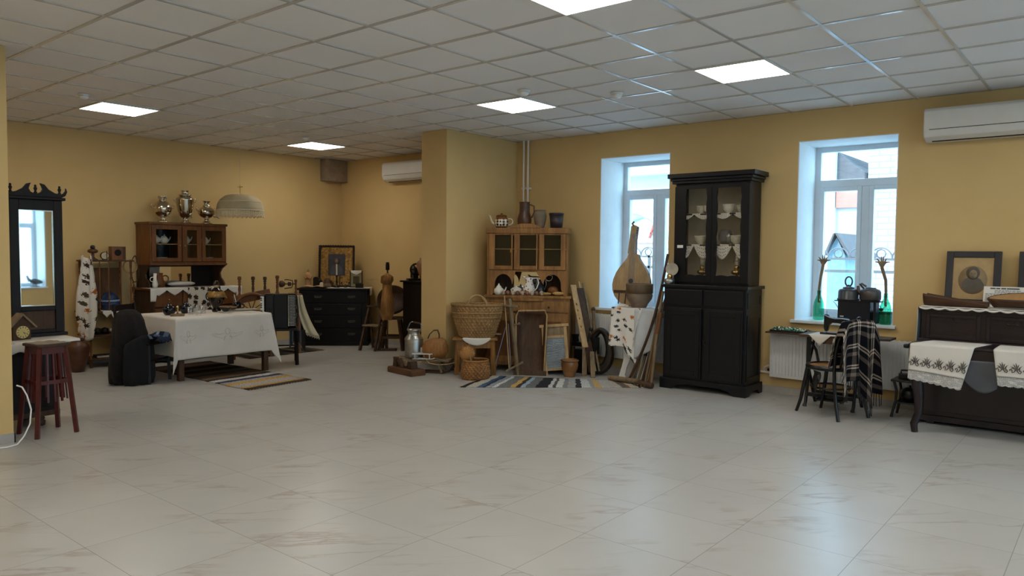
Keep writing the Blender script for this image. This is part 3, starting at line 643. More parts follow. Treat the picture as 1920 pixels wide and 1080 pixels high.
for x in (-.53, .57):
    for y in (-.09, .36): MB().lathe([(.02,0),(.035,.02),(.03,.06),(.04,.09)], c=(x,y,0), n=12).obj('foot', M['umber'], r)
OS = (-9.95, 5.19)
def S3(x, y, z): return (OS[0]-y, OS[1]+x, z)
# runner with lace points and a flowered towel
def rn(u, v):
    x = -.62+1.30*u
    if v < .4: return (x, .1-.265*v/.4, .9875)
    t = (v-.4)/.6; tri = abs(((u*6) % 1)-.5)*2; dr = .025+.075*(1-tri)**.8
    if u < .06 or u > .94: dr = .17
    return (x, -.168-.003*math.sin(u*40), .9875-dr*t)
one(MB().grid(rn, 96, 10), 'lace_runner', M['linen'], 'white runner with lace points along the counter of the brown sideboard', 'runner', (OS[0], OS[1], 0), 90, solid=.002)
FL2 = floral('flowered_towel', (200,192,178), (5,4), ((44,30,24),(66,44,30),(40,38,26)), .8, .42)
def tw(u, v):
    x = -.12+.47*u; return (x, (-.02-.155*v/.2) if v < .2 else -.178-.004*math.sin(u*18), .9905 if v < .2 else .9905-.32*(v-.2)/.8)
t = T('flowered_towel', 'white towel with a band of dark flowers and a fringe hanging from the sideboard counter', 'towel', (OS[0], OS[1], 0), 90)
MB().grid(tw, 40, 24).obj('cloth', FL2, t, solid=.002)
m = MB()
for k in range(40): x = -.115+.46*k/39; m.bar((x, -.18, .672), (x+.004*math.sin(k*3), -.18, .625-.008*math.sin(k*1.7)), .004, .003)
t2 = m.obj('fringe', M['linen'], t)
# things in the niche
r = T('jug', 'brown wooden jug at the left in the sideboard niche', 'jug', S3(-.36, .14, .989), 90); MB().lathe([(0,0),(.07,0),(.085,.05),(.06,.10),(.05,.16),(.055,.19),(.045,.19),(.04,.16),(0,.15)],n=20).obj('body', M['brown'], r); MB().torus((.085,0,.11),.045,.009,'y',16,6).obj('handle', M['brown'], r)
r = T('pitcher', 'slim pale pitcher beside the brown jug in the sideboard niche', 'pitcher', S3(-.45, .06, .989), 90); MB().lathe([(0,0),(.03,0),(.04,.04),(.022,.12),(.024,.19),(.017,.19),(0,.18)],n=16).obj('body', M['porcelain'], r); MB().torus((-.035,0,.11),.03,.006,'y',14,6).obj('handle', M['porcelain'], r)
r = T('lace_cloth', 'greyish lace cap hanging over the jug in the sideboard niche', 'cloth', S3(-.36, .26, 1.13), 90); MB().grid(lambda u,v: (-.07+.14*u, .03*math.sin(u*9)*v, .13-.13*v), 16, 8).obj('lace', plain('greyish_lace',(170,160,146),.9), r, solid=.003)
one(MB().ball((0,0,.035),(.21,.07,.035),16), 'rolled_towel', M['linen'], 'white rolled towel lying in front of the niche mirror of the sideboard', 'towel', S3(-.02, .20, .990), 94)
# dishes behind the glass
def dish(kind, lab, x, y, z, grp, s=1):
    if kind == 'plates':
        r = T('plate_stack', lab, 'plates', S3(x, y, z), 90, grp)
        for k in range(4): MB().lathe([(0,0),(.05*s,0),(.09*s,.014),(.088*s,.017),(.05*s,.005),(0,.005)], c=(0,0,.014*k), n=22).obj('plate', M['porcelain'], r)
    else:
        r = T(kind, lab, kind.replace('_', ' '), S3(x, y, z), 90, grp)
        MB().lathe([(0,0),(.035*s,0),(.06*s,.03*s),(.062*s,.07*s),(.04*s,.10*s),(.036*s,.11*s),(0,.105*s)], n=20).obj('body', M['porcelain'], r)
        MB().torus((-.07*s,0,.06*s),.03*s,.006*s,'y',14,6).obj('handle', M['porcelain'], r)
        MB().tube([(.05*s,0,.04*s),(.085*s,0,.07*s),(.10*s,0,.11*s)],[.014*s,.01*s,.007*s],8).obj('spout', M['porcelain'], r)
        MB().lathe([(.038*s,.105*s),(.02*s,.125*s),(.008*s,.13*s),(.010*s,.145*s),(0,.15*s)],n=14).obj('lid', M['porcelain'], r)
dish('teapot', 'gold-speckled teapot behind the left glass door of the sideboard', -.41, .12, 1.577, None, .9); dish('sugar_bowl', 'white sugar bowl beside the teapot behind the left glass door', -.28, .14, 1.577, None, .85)
dish('teapot', 'dim pale teapot behind the narrow middle door of the sideboard', .02, .14, 1.577, None, .9)
dish('plates', 'stack of white plates at the bottom behind the left glass door', -.34, .13, 1.333, None); dish('plates', 'stack of white plates at the bottom behind the right glass door', .32, .13, 1.333, None)
dish('sugar_bowl', 'small dim bowl on the shelf behind the right glass door', .30, .14, 1.577, None, .8)
# samovars
def samovar(lab, loc, prof, crown, hz, hr, met, tap, deg=90):
    r = T('samovar', lab, 'samovar', loc, deg, 'samovars on the sideboard')
    MB().lathe([(0,0),(.075,0),(.075,.012),(.05,.022),(.045,.04),(.028,.055),(.032,.07),(.045,.08),(0,.082)], n=20).obj('foot', M[met], r)
    MB().lathe(prof, n=26).obj('body', M[met], r); MB().lathe(crown, n=20).obj('crown', M[met], r)
    zt = prof[-1][1]
    for s in (-1, 1):
        h = MB().tube([(s*hr*.93,0,hz-.012),(s*(hr+.03),0,hz-.006),(s*(hr+.045),0,hz+.02),(s*(hr+.035),0,hz+.04),(s*(hr+.01),0,hz+.035)],.006,8).obj('handle', M[met], r)
    if tap:
        q = MB().tube([(tap*hr*.9,-.01,.11),(tap*(hr+.05),-.015,.105),(tap*(hr+.075),-.018,.085)],[.010,.009,.006],8).obj('tap', M[met], r); MB().tube([(tap*(hr+.035),-.015,.108),(tap*(hr+.035),-.015,.15),(tap*(hr+.05),-.015,.165),(tap*(hr+.02),-.015,.17)],.005,6).obj('tap_key', M[met], q)
    else:
        q = MB().tube([(0,-hr*.9,.10),(0,-hr-.05,.095),(0,-hr-.065,.07)],[.010,.009,.006],8).obj('tap', M[met], r); MB().ball((0,-hr-.035,.12),(.022,.006,.018),8).obj('tap_key', M[met], q)
    return r
def sph(cz, R, a=1.0): return [(max(.0,R*math.cos(t)), cz+R*a*math.sin(t)) for t in [(-1.25+2.5*k/14) for k in range(15)]]
sm = samovar('round ball-shaped samovar with spiky crown, leftmost on the brown sideboard', S3(-.28, .18, 1.863), sph(.185, .115), [(.045,.29),(.05,.30),(.03,.31),(.03,.325),(.05,.34),(.052,.345),(0,.345)], .20, .115, 'silver', 0)
for k in range(8): a = k*PI/4; MB().tube([(.03*math.cos(a),.03*math.sin(a),.31),(.055*math.cos(a),.055*math.sin(a),.325),(.05*math.cos(a),.05*math.sin(a),.355)],[.004,.004,.007],6).obj('crown_spike', M['silver'], sm)
samovar('tall vase-shaped samovar in the middle of the sideboard top', S3(.035, .18, 1.863), [(.05,.08),(.07,.10),(.095,.17),(.112,.27),(.118,.32),(.12,.335),(.105,.345),(.09,.36),(.06,.375)], [(.07,.375),(.085,.38),(.085,.39),(.05,.40),(.042,.42),(.05,.445),(.055,.45),(0,.45)], .30, .115, 'silver', 0)
samovar('small squat samovar with a side tap, rightmost on the brown sideboard', S3(.35, .18, 1.863), sph(.165, .118, .72), [(.05,.24),(.055,.255),(.035,.27),(.033,.29),(.052,.32),(.055,.325),(0,.325)], .19, .10, 'silver', 1, 84)
# hanging lampshade
r = T('pendant_lampshade', 'cream fabric lampshade with fringe hanging from the ceiling right of the samovars', 'lampshade', (-9.66, 5.78, 1.955))
LS = plain('lampshade_cloth', (160,146,116), .9, var=.08); LSP = [(.315,.10),(.318,.13),(.312,.14),(.305,.18),(.27,.245),(.20,.30),(.12,.318),(.02,.325)]
MB().lathe(LSP, n=40, fn=lambda a, j: 1+.012*math.cos(8*a)).obj('shade', LS, r); MB().torus((0,0,.10),.316,.006,n=40,k=6).torus((0,0,.215),.29,.004,n=40,k=6).obj('trim_band', M['cotton'], r)
MB().grid(lambda u, v: ((.315+.006*math.sin(u*2*PI*60))*math.cos(2*PI*u), (.315+.006*math.sin(u*2*PI*60))*math.sin(2*PI*u), .10-.10*v*(.9+.1*math.sin(u*2*PI*33))), 200, 3).obj('fringe', lace('lampshade_fringe', (206,192,158), 90), r)
MB().cyl((0,0,.325),(0,0,1.055),.0025,6).obj('cord', M['cotton'], r); MB().tube([(-.05,0,.43),(0,0,.42),(.05,0,.43),(.065,0,.42)],.006,6).tube([(0,0,.325),(0,0,.45)],.005,6).obj('hook', M['brass'], r)
# ================================================================ table group
r = T('dining_table', 'long wooden table under the white embroidered tablecloth', 'table', (-8.715, 4.75, 0))
for x in (-.40, .40):
    for y in (-.535, .55): MB().bar((x, y, .69), (x, y, 0), .062, .062).obj('leg', M['umber'], r, bevel=.004)
MB().bx(-.435, .435, -.59, .59, .69, .72).obj('tabletop', M['umber'], r, bevel=.004)
m = MB()
for a in (-.40, .40): m.bx(a-.012, a+.012, -.55, .55, .58, .69)
MB().bx(-.412, -.388, -.5, .5, .55, .69).obj('apron', M['umber'], r); MB().bx(.388, .412, -.5, .5, .55, .69).obj('apron', M['umber'], r)
TC = T('tablecloth', 'white embroidered tablecloth draped over the long table', 'tablecloth', (-8.715, 4.75, 0))
TX, TY, TZ = .445, .60, .7235
def tcl(u, v):
    # square cloth folded over the edges, corners hang down in points
    X = -1.0+2.0*u; Y = -1.22+2.44*v; ex = max(0, abs(X)-TX); ey = max(0, abs(Y)-TY); sx = 1 if X > 0 else -1; sy = 1 if Y > 0 else -1
    x = max(-TX, min(TX, X)); y = max(-TY, min(TY, Y)); LX, LY = .47, .44
    if ex == 0 and ey == 0: return (x, y, TZ)
    fx = ex*LX/(1.0-TX); fy = ey*LY/(1.22-TY)
    if ey == 0:
        return (sx*(TX+.012+.05*fx+.012*math.sin(Y*9+1)*fx/.4), y, TZ-fx)
    if ex == 0: return (x, sy*(TY+.012+.05*fy+.012*math.sin(X*9+2)*fy/.4), TZ-fy)
    d = math.hypot(fx, fy); a = math.atan2(fy, fx); t = a/(PI/2); dr = max(fx, fy)+.36*min(fx, fy)
    out = .012+.03*d; k = 4*t*(1-t)*.07*min(fx, fy)/.4
    return (sx*(TX+out*math.cos(a)+k*.9), sy*(TY+out*math.sin(a)+k*.9), TZ-min(dr, .64))
MB().grid(tcl, 72, 88).obj('cloth', M['linen'], TC, solid=.003)
EM = plain('grey_embroidery', (196,189,179), .85)
def stroke(mb, pts, f, r=.0022):
    mb.tube([f(p, q) for p, q in pts], r, 5)
m = MB()
def fr_(p, q): return (.474+.05*(.72-q)*1.0+.012*math.sin(p*9+1)*(.72-q)/.4, p, q)
for c0 in (.0, -.48, .46):
    k = 1 if c0 == 0 else .5
    for s in (-1, 1):
        stroke(m, [(c0, .50), (c0+s*.05*k, .52), (c0+s*.11*k, .505), (c0+s*.15*k, .52), (c0+s*.2*k, .515)], fr_); stroke(m, [(c0+s*.02*k, .475), (c0+s*.08*k, .462), (c0+s*.14*k, .48), (c0+s*.19*k, .50)], fr_)
        stroke(m, [(c0+s*.01*k, .50), (c0+s*.035*k, .545), (c0+s*.005, .575)], fr_); stroke(m, [(c0+s*.03*k, .49), (c0+s*.05*k, .435), (c0+s*.02*k, .44)], fr_)
m.obj('embroidery', EM, TC)
Z = .7255
def lathe_thing(name, lab, cat, loc, prof, mat, deg=0, extra=None, grp=None, pn='body', n=22):
    r = T(name, lab, cat, loc, deg, grp); MB().lathe(prof, n=n).obj(pn, mat, r)
    if extra: extra(r)
    return r
def handle(R, z, s, mat, name='handle'):
    return lambda r: MB().torus((R, 0, z), s, s*.2, 'y', 16, 6).obj(name, mat, r)
def pot(lab, loc, deg):
    r = T('teapot', lab, 'teapot', loc, deg, 'dark teapots on the white table'); g = M['inky']
    MB().lathe([(0,0),(.045,0),(.07,.035),(.075,.07),(.06,.10),(.035,.112)],n=24).obj('body', g, r)
    MB().lathe([(.036,.112),(.03,.122),(.01,.13),(.014,.142),(.006,.158),(0,.16)],n=14).obj('lid', g, r)
    MB().tube([(.065,0,.05),(.10,0,.075),(.115,0,.11)],[.016,.011,.008],8).obj('spout', g, r); MB().torus((-.085,0,.07),.035,.007,'y',18,6).obj('handle', g, r)
pot('dark glazed teapot at the left end of the white table', (-8.72, 4.29, Z), 130); pot('dark glazed teapot right of the brass candlestick on the white table', (-8.85, 4.56, Z), 60)
r = T('figurine', 'small brass figure on a pale block between the dark teapots', 'figurine', (-8.50, 4.28, Z), 60)
MB().bx(-.075, .075, -.03, .03, 0, .028).obj('block', M['grey'], r, bevel=.003); MB().lathe([(0,.028),(.012,.03),(.008,.05),(.016,.065),(.010,.085),(.018,.10),(.012,.118),(0,.12)],n=12).obj('figure', M['brass'], r)
CRY = glass('crystal', (.93,.94,.95,1), .10, .08)
for i, (x, y) in enumerate(((-8.62,4.50),(-8.72,4.58),(-8.80,4.68),(-8.66,4.68))):
    lathe_thing('drinking_glass', ('cut glass tumbler nearest the dark teapot on the white table', 'second cut glass tumbler from the dark teapots', 'cut glass tumbler behind the crystal dish on the white table', 'cut glass tumbler closest to the figure jug')[i], 'glass', (x, y, Z), [(0,0),(.03,0),(.036,.09),(.034,.09),(.028,.006),(0,.006)], CRY, grp='cut glass tumblers', pn='body', n=18)
lathe_thing('crystal_dish', 'low crystal dish near the front edge of the white table', 'dish', (-8.48, 4.52, Z), [(0,0),(.03,0),(.032,.012),(.07,.04),(.075,.05),(.07,.05),(.03,.02),(0,.018)], CRY, pn='bowl')
# figure jug
r = T('figure_jug', 'dark glazed doll-shaped jug with a golden frill, standing behind the bowls on the white table', 'jug', (-8.80, 4.93, Z), 60); r.scale = (.80, .80, 1.02)
GL = plain('brown_glaze', (34,20,12), .12, var=.3); GD = plain('golden_glaze', (150,112,56), .3, .2, var=.2)
MB().lathe([(0,0),(.06,0),(.07,.02),(.05,.045),(.06,.07),(.10,.11),(.123,.16),(.124,.21),(.10,.255),(.05,.28),(.03,.30)],n=28).obj('body', GL, r)
MB().lathe([(.108,.252),(.126,.228),(.131,.20),(.131,.178),(.126,.178),(.122,.222),(.105,.25),(.106,.252)],n=60,fn=lambda a,j: 1+.05*math.sin(20*a)*(j in (2,3,4,5))).obj('frill', GD, r)
h = MB().ball((0,0,.315),(.035,.035,.036),14).obj('head', plain('doll_face', (190,160,120), .4), r)
MB().lathe([(.05,.33),(.045,.338),(.038,.36),(.03,.378),(0,.385)],n=18).obj('hat', GL, r); MB().tube([(.09,0,.18),(.13,0,.19),(.15,0,.165)],[.02,.014,.010],8).obj('spout', GD, r)
MB().torus((-.10,0,.19),.05,.009,'y',18,6).obj('handle', GL, r); MB().torus((.03,-.085,.14),.02,.006,'x',14,6).obj('ornament', GD, r)
lathe_thing('bowl', 'black bowl with pale rim on a saucer at the front of the white table', 'bowl', (-8.62, 4.95, Z+.013), [(0,0),(.03,0),(.06,.03),(.075,.058),(.07,.058),(.055,.03),(0,.012)], M['inky'], pn='bowl', extra=lambda r: MB().torus((0,0,.058),.0725,.004,n=24,k=6).obj('rim', M['pale'], r))
lathe_thing('saucer', 'white saucer under the black bowl', 'saucer', (-8.62, 4.95, Z), [(0,0),(.06,0),(.10,.011),(.098,.013),(.05,.006),(0,.006)], M['porcelain'], pn='plate')
lathe_thing('bowl', 'brown bowl with pale rim right of the black bowl', 'bowl', (-8.80, 5.12, Z), [(0,0),(.035,0),(.07,.03),(.08,.05),(.075,.05),(.06,.03),(0,.012)], M['claydark'], pn='bowl', extra=lambda r: MB().torus((0,0,.05),.078,.004,n=24,k=6).obj('rim', M['pale'], r))
def mugx(r):
    MB().torus((.06,0,.05),.03,.007,'y',16,6).obj('handle', M['inky'], r); MB().cyl((.01,.01,.02),(-.03,.03,.2),.004,6).obj('spoon', M['porcelain'], r)
lathe_thing('mug', 'dark mug with a white spoon near the right end of the white table', 'mug', (-8.90, 5.27, Z), [(0,0),(.045,0),(.052,.05),(.05,.10),(.045,.10),(.045,.01),(0,.008)], M['inky'], 70, mugx)
r = T('serving_plate', 'pale oval wooden platter at the right end of the white table', 'plate', (-8.74, 5.25, Z), 75); MB().lathe([(0,0),(.14,0),(.19,.018),(.187,.022),(.14,.008),(0,.008)],n=36,m=Matrix.Diagonal((1,.55,1,1))).obj('plate', plain('pale_platter',(168,158,140),.6), r)
# rag rugs
RG1 = stripes('rag_rug_brown', [(0,(60,50,44)),(.04,(196,150,76)),(.07,(180,174,166)),(.16,(202,160,82)),(.20,(170,164,160)),(.25,(50,56,80)),(.29,(200,196,190)),(.34,(40,38,46)),(.38,(120,96,70)),(.44,(84,66,48)),(.5,(44,32,26)),(.56,(96,74,52)),(.62,(40,30,24)),(.70,(120,96,66)),(.76,(52,38,28)),(.84,(90,68,48)),(.92,(44,32,24))])
def rug(mat, lab, A, B, Cc, D, loc=(0,0,0), nu=30, nv=10, kind='rag_rug'):
    A, B, Cc, D = map(Vector, (A, B, Cc, D))
    f = lambda u, v: (A*(1-u)*(1-v)+B*u*(1-v)+Cc*u*v+D*(1-u)*v)+Vector((.006*math.sin(v*17+u*4), .006*math.sin(u*31), .005+.0015*math.sin(u*40)*math.sin(v*9)))
    t = T(kind, lab, 'rug', loc); o = MB().grid(f, nu, nv).obj('rug_cloth', mat, t, solid=.007)
    m = MB()
    for e, (P0, P1, d) in enumerate(((A, D, (A-B).normalized()), (B, Cc, (B-A).normalized()))):
        for k in range(22):
            p = P0.lerp(P1, (k+.5)/22); m.tube([p+Vector((0,0,.006)), p+d*.03+Vector((.003*math.sin(k*3),.003*math.cos(k*2),.004))], .003, 4)
    m.obj('fringe', M['rope'], t); return t
rug(RG1, 'brown and yellow striped rag rug lying partly under the white table', (-7.22,4.40,0), (-9.5,4.36,0), (-9.5,5.22,0), (-7.28,5.25,0), nu=60)
RG2 = stripes('rag_rug_dark', [(0,(40,32,28)),(.12,(96,84,72)),(.18,(40,32,28)),(.3,(110,98,84)),(.36,(36,30,28)),(.5,(84,72,60)),(.58,(34,28,26)),(.7,(120,106,92)),(.76,(40,32,28)),(.9,(90,80,70))])
rug(RG2, 'dark striped rag rug on the floor between the accordion chair and the dark chest', (-9.32,5.70,0), (-9.32,6.95,0), (-9.98,6.95,0), (-9.98,5.70,0), nu=40)
# ---------------- spinning wheels behind the table
def post(h, r, c, mat=None): return MB().lathe(turned(h, r), c=c, n=12)
r = T('spinning_wheel', 'spinning wheel with tall turned posts standing behind the right end of the white table', 'spinning wheel', (-9.42, 5.79, 0), 68)
MB().bar((-.24,0,.80),(.26,0,.90),.05,.12).obj('stock', M['brown'], r, bevel=.006)
for p in ((-.2,-.06),(-.2,.06),(.22,0)): MB().bar((p[0]*.8,p[1],.80),(p[0]*1.25,p[1]*2.2,0),.03,.03).obj('leg', M['brown'], r)
for x, h in ((-.15,.30),(.03,.28),(.19,.26)): post(h, .026, (x, 0, .83+.1*(x+.2))).obj('post', M['brown'] if x < 0 else M['umber'], r)
w_ = MB().torus((.0,-.06,.66),.235,.022,'y',40,8).obj('wheel', M['brown'], r); s_ = MB()
for k in range(10): a = k*PI/5; s_.cyl((.03*math.cos(a),-.06,.66+.03*math.sin(a)),(.22*math.cos(a),-.06,.66+.22*math.sin(a)),.007,6)
s_.cyl((0,-.09,.66),(0,-.03,.66),.032,14).obj('spokes', M['brown'], w_)
r = T('spinning_wheel', 'spinning wheel with a flyer between two turned posts behind the accordion', 'spinning wheel', (-9.50, 6.42, 0), 62)
MB().bx(-.21,.21,-.08,.08,.83,.865).obj('stock', M['brown'], r, bevel=.006)
for x in (-.17,.17):
    for y in (-.06,.06): MB().bar((x,y,.83),(x*1.0,y*2.0,0),.03,.03).obj('leg', M['brown'], r)
post(.27, .028, (-.13,0,.865)).obj('post', M['brown'], r); post(.21, .022, (.13,0,.865)).obj('post', M['brown'], r)
f_ = MB().cyl((-.13,0,1.01),(.13,0,1.01),.008,8).lathe([(0,-.05),(.045,-.04),(.05,0),(.03,.03),(0,.05)],n=14,m=tr(-.06,0,1.01)@ry(90)).lathe([(0,-.03),(.03,-.02),(.03,.02),(0,.03)],n=12,m=tr(.04,0,1.01)@ry(90)).obj('flyer', M['umber'], r)
MB().tube([(.09,0,1.01),(.08,0,1.06),(.0,0,1.075),(-.03,0,1.07)],.008,6).tube([(.09,0,1.01),(.07,0,.955),(-.03,0,.945)],.008,6).obj('flyer_arm', M['umber'], f_)
w_ = MB().torus((.0,-.07,.52),.17,.018,'y',40,8).obj('wheel', M['umber'], r); s_ = MB()
for k in range(8): a = k*PI/4; s_.cyl((0,-.07,.52),(.165*math.cos(a),-.07,.52+.165*math.sin(a)),.007,6)
s_.obj('spokes', M['umber'], w_)
# ---------------- accordion on a chair
chair('dark wooden chair carrying the accordion, at the right end of the white table', (-8.65, 5.76, 0), 57, M['dark'], .47, .42, .40, .92)
r = T('accordion', 'black accordion with white keys standing on the chair right of the white table', 'accordion', (-8.65, 5.75, .482), 57)
BK = plain('black_celluloid', (12,12,14), .2, var=.1)
MB().bx(-.20,-.08,-.10,.10,0,.45).obj('treble_case', BK, r, bevel=.02)
k_ = MB().bx(-.245,-.20,-.11,.06,.01,.43).obj('keyboard', BK, r, bevel=.004); m = MB(); m2 = MB()
for k in range(17):
    z = .02+.4*k/17; m.bx(-.25,-.205,-.116,-.105,z,z+.021)
    if k % 7 not in (2, 6): m2.bx(-.25,-.23,-.122,-.11,z+.014,z+.028)
m.obj('white_keys', M['porcelain'], k_); m2.obj('black_keys', BK, k_)
m = MB()
for k in range(9): x = -.08+.018*k; m.prism([(x,0),(x+.009,.0),(x+.018,0),(x+.018,.44),(x+.009,.44),(x,.44)], -.095, .095, 'y'); m.bx(x+.004,x+.014,-.102,.102,-.0,.447)
m.obj('bellows', plain('bellows_cloth', (16,15,16), .7), r)
MB().bx(.082,.20,-.10,.10,0,.45).obj('bass_case', BK, r, bevel=.02); m = MB()
for i in range(5):
    for j in range(20): m.ball((.115+.016*i+.003*(j%2), -.101, .03+.39*j/19), .0055, 6)
m.obj('bass_buttons', M['porcelain'], r); MB().bx(.095,.102,-.108,-.1,.02,.43).obj('trim_strip', M['silver'], r); MB().tube([(.205,-.06,.04),(.225,0,.2),(.205,.03,.41)],.012,6).obj('strap', M['leather'], r)
TWL = T('towel', 'cream woven towel with fringe hanging beside the accordion towards the dark chest', 'towel', (-8.65, 5.76, 0), 57)
def tq(u, v):
    w2 = .05+.09*v; x = .245+.03*v+.13*v*v+(u-.5)*w2*1.3; return (x, .12+.02*math.sin(u*8)-.05*v, .90-.50*v-.06*u*v)
MB().grid(tq, 14, 20).obj('cloth', M['cotton'], TWL, solid=.006); m = MB()
for k in range(12): p = Vector(tq((k+.5)/12, 1)); m.tube([p, p+Vector((.006, 0, -.035-.01*(k%2)))], .005, 5)
m.obj('fringe', M['cotton'], TWL)
one(MB().grid(lambda u, v: (.10+.20*u, -.19+.03*math.sin(u*7)-.01*v, .46-.34*v*(.7+.3*math.sin(3+u*4))), 14, 12), 'dark_cloth', M['leather'], 'black cloth hanging from the seat below the accordion', 'cloth', (-8.65, 5.76, 0), 57, solid=.006)
# ---------------- dark chest in the corner with its icon
CO = (-9.69, 7.40); CD = 44.0
def C3(x, y, z): c, s = math.cos(math.radians(CD)), math.sin(math.radians(CD)); return (CO[0]+c*x-s*y, CO[1]+s*x+c*y, z)
r = T('chest_of_drawers', 'black chest of drawers standing across the far alcove corner', 'chest of drawers', (CO[0], CO[1], 0), CD); EB = plain('ebony_paint', (12,8,8), .45, var=.3, spec=.25)
MB().bx(-.53,.53,0,.43,.05,.88).obj('case', EB, r, bevel=.004); MB().bx(-.56,.56,-.03,.44,.88,.91).obj('top', EB, r, bevel=.006); MB().bx(-.545,.545,-.015,.43,0,.06).obj('plinth', EB, r, bevel=.004)
for k, (z0, z1) in enumerate(((.68,.86),(.49,.665),(.285,.475),(.085,.27))):
    d = MB().bx(-.44 if k else -.50,.44 if k else .50,-.016,0,z0,z1).obj('drawer', EB, r, bevel=.005)
    for x in (-.235,.285): h = MB().tube([(x-.05,-.018,(z0+z1)/2+.012),(x-.045,-.035,(z0+z1)/2-.006),(x+.045,-.035,(z0+z1)/2-.006),(x+.05,-.018,(z0+z1)/2+.012)],.006,6).box((x,-.019,(z0+z1)/2+.012),(.12,.004,.026)).obj('handle', plain('dull_handle',(74,68,60),.4,.8), d)
def crn(u, v):
    x = -.10+.675*u
    if u > .97: return (.57, .02+.36*v, .913-.12*min(1,(u-.97)/.03))
    return (x, -.028+.40*v, .9135)
one(MB().grid(crn, 34, 8), 'table_runner', M['linen'], 'white cloth on the right half of the dark chest, hanging over its right end', 'cloth', (CO[0], CO[1], 0), CD, solid=.002)
r = T('open_book', 'open book with yellowed pages lying at the left on the dark chest', 'book', C3(-.33, .06, .911), CD-4)
for s in (-1, 1): MB().grid(lambda u, v: (s*(.004+.17*u), -.075+.15*v, .012+.022*math.sin(PI*(.12+.75*u))), 10, 4).obj('page_block', plain('old_page', (196,172,122), .8), r, solid=.012)
MB().bx(-.19,.19,-.085,.085,0,.006).obj('cover', M['dark'], r)
r = T('figurine', 'slender beige robed statuette behind the open book on the dark chest', 'figurine', C3(-.43, .24, .911), CD); ST = plain('beige_plaster', (176,132,88), .7)
MB().lathe([(0,0),(.055,0),(.055,.02),(.048,.09),(.055,.16),(.06,.19),(.04,.225),(.018,.245),(0,.25)],n=20,m=Matrix.Diagonal((1,.75,1,1))).obj('robe', ST, r); MB().ball((0,0,.27),(.02,.02,.026),12).obj('head', ST, r); MB().tube([(-.055,-.01,.18),(-.03,-.05,.14),(0,-.055,.165)],.014,8).tube([(.055,-.01,.18),(.03,-.05,.14),(0,-.055,.165)],.014,8).obj('arms', ST, r)
r = T('arched_plaque', 'dark arched wooden plaque between the statuette and the icon on the chest', 'plaque', C3(-.29, .28, .911), CD); MB().prism([(-.075,0),(.085,0),(.085,.05),(.07,.10),(.03,.15),(-.02,.17),(-.06,.165),(-.075,.14)],0,.035,'y').obj('board', M['dark'], r, bevel=.005); MB().ball((.03,-.004,.12),(.02,.006,.016),8).obj('ornament', M['umber'], r)
r = T('icon', 'large religious icon in a gilt cover and carved dark frame on the chest', 'icon', C3(.0, .30, .914), CD)
TL = rx(-6)
def I(mb, name, mat, par, **k):
    o = mb.obj(name, mat, par, **k); return o
m = MB(); fw, fh = .285, .68
m.bx(-fw,-fw+.03,0,.06,0,fh,TL).bx(fw-.03,fw,0,.06,0,fh,TL).bx(-fw+.03,fw-.03,0,.06,0,.03,TL).bx(-fw+.03,fw-.03,0,.06,fh-.03,fh,TL)
I(m, 'frame', M['dark'], r, bevel=.006); m = MB()
for k in range(18):
    m.ball((-fw+.005, -.004, .02+k*.038), .011, 6, TL); m.ball((fw-.005, -.004, .02+k*.038), .011, 6, TL)
for k in range(14): m.ball((-fw+.03+k*.04, -.004, fh-.004), .011, 6, TL)
I(m, 'frame_beading', M['dark'], r)
I(MB().bx(-fw+.03,fw-.03,.03,.045,.03,fh-.03,TL), 'gilt_cover', M['gold'], r); m = MB()
for k in range(5):
    for z in (.075+k*.025, fh-.15+k*.022):
        for s in (-1, 1): m.box((s*.085, .026, z), (.12, .012, .010), TL)
for k in range(20):
    for s in (-1, 1): m.ball((s*(fw-.045), .024, .05+k*.031), .008, 6, TL)
for k in range(6):
    for s in (-1, 1): m.bx(s*(.15+k*.013)-.003, s*(.15+k*.013)+.003, .022, .032, .19, fh-.17, TL)
I(m, 'relief', M['gold'], r)
I(MB().bx(-.135,.135,.02,.032,.19,.54,TL), 'painted_panel', plain('dark_icon_paint', (40,38,44), .4, var=.4, scale=12), r)
I(MB().lathe([(0,0),(.055,.0),(.055,.004),(0,.004)],n=22,m=TL@tr(0,.018,.42)@rx(90)).prism([(-.10,.2),(.10,.2),(.085,.32),(.03,.37),(-.03,.37),(-.085,.32)],.012,.02,'y',TL), 'painted_figure', plain('icon_robe', (62,60,70), .5, var=.3), r)
I(MB().lathe([(0,0),(.03,.0),(.03,.004),(0,.004)],n=18,m=TL@tr(0,.012,.415)@rx(90)@Matrix.Diagonal((1,1.3,1,1))), 'painted_face', plain('icon_face', (110,84,60), .5), r)
r = T('candlestick', 'dark candlestick with a white candle in front of the gilt icon', 'candlestick', C3(.03, .16, .914), CD); MB().lathe([(0,0),(.05,0),(.05,.012),(.02,.03),(.012,.06),(.02,.09),(.012,.12),(.014,.17),(.026,.19),(.02,.20),(0,.2)],n=16).obj('stick', M['iron'], r); MB().cyl((0,0,.2),(0,0,.375),.012,12).obj('candle', M['cotton'], r)
r = T('loaf_pot', 'round brown lidded pot in front of the left side of the gilt icon', 'pot', C3(-.115, .14, .912), CD); MB().lathe([(0,0),(.055,0),(.065,.04),(.06,.07)],n=20).obj('body', M['grey'], r); MB().lathe([(.064,.07),(.055,.12),(.03,.15),(.012,.158),(0,.16)],n=20).obj('lid', M['umber'], r)
r = T('shell', 'small pale shell beside the brown pot at the foot of the icon', 'shell', C3(-.205, .14, .912), CD); MB().ball((0,0,.045),(.035,.025,.045),12).obj('shell', plain('pale_shell', (190,176,150), .5), r); MB().cyl((0,0,0),(0,0,.015),.02,10).obj('stand', M['umber'], r)
r = T('small_icon', 'small boxed icon with a lace cloth over its top, right on the dark chest', 'icon', C3(.335, .17, .914), CD+6)
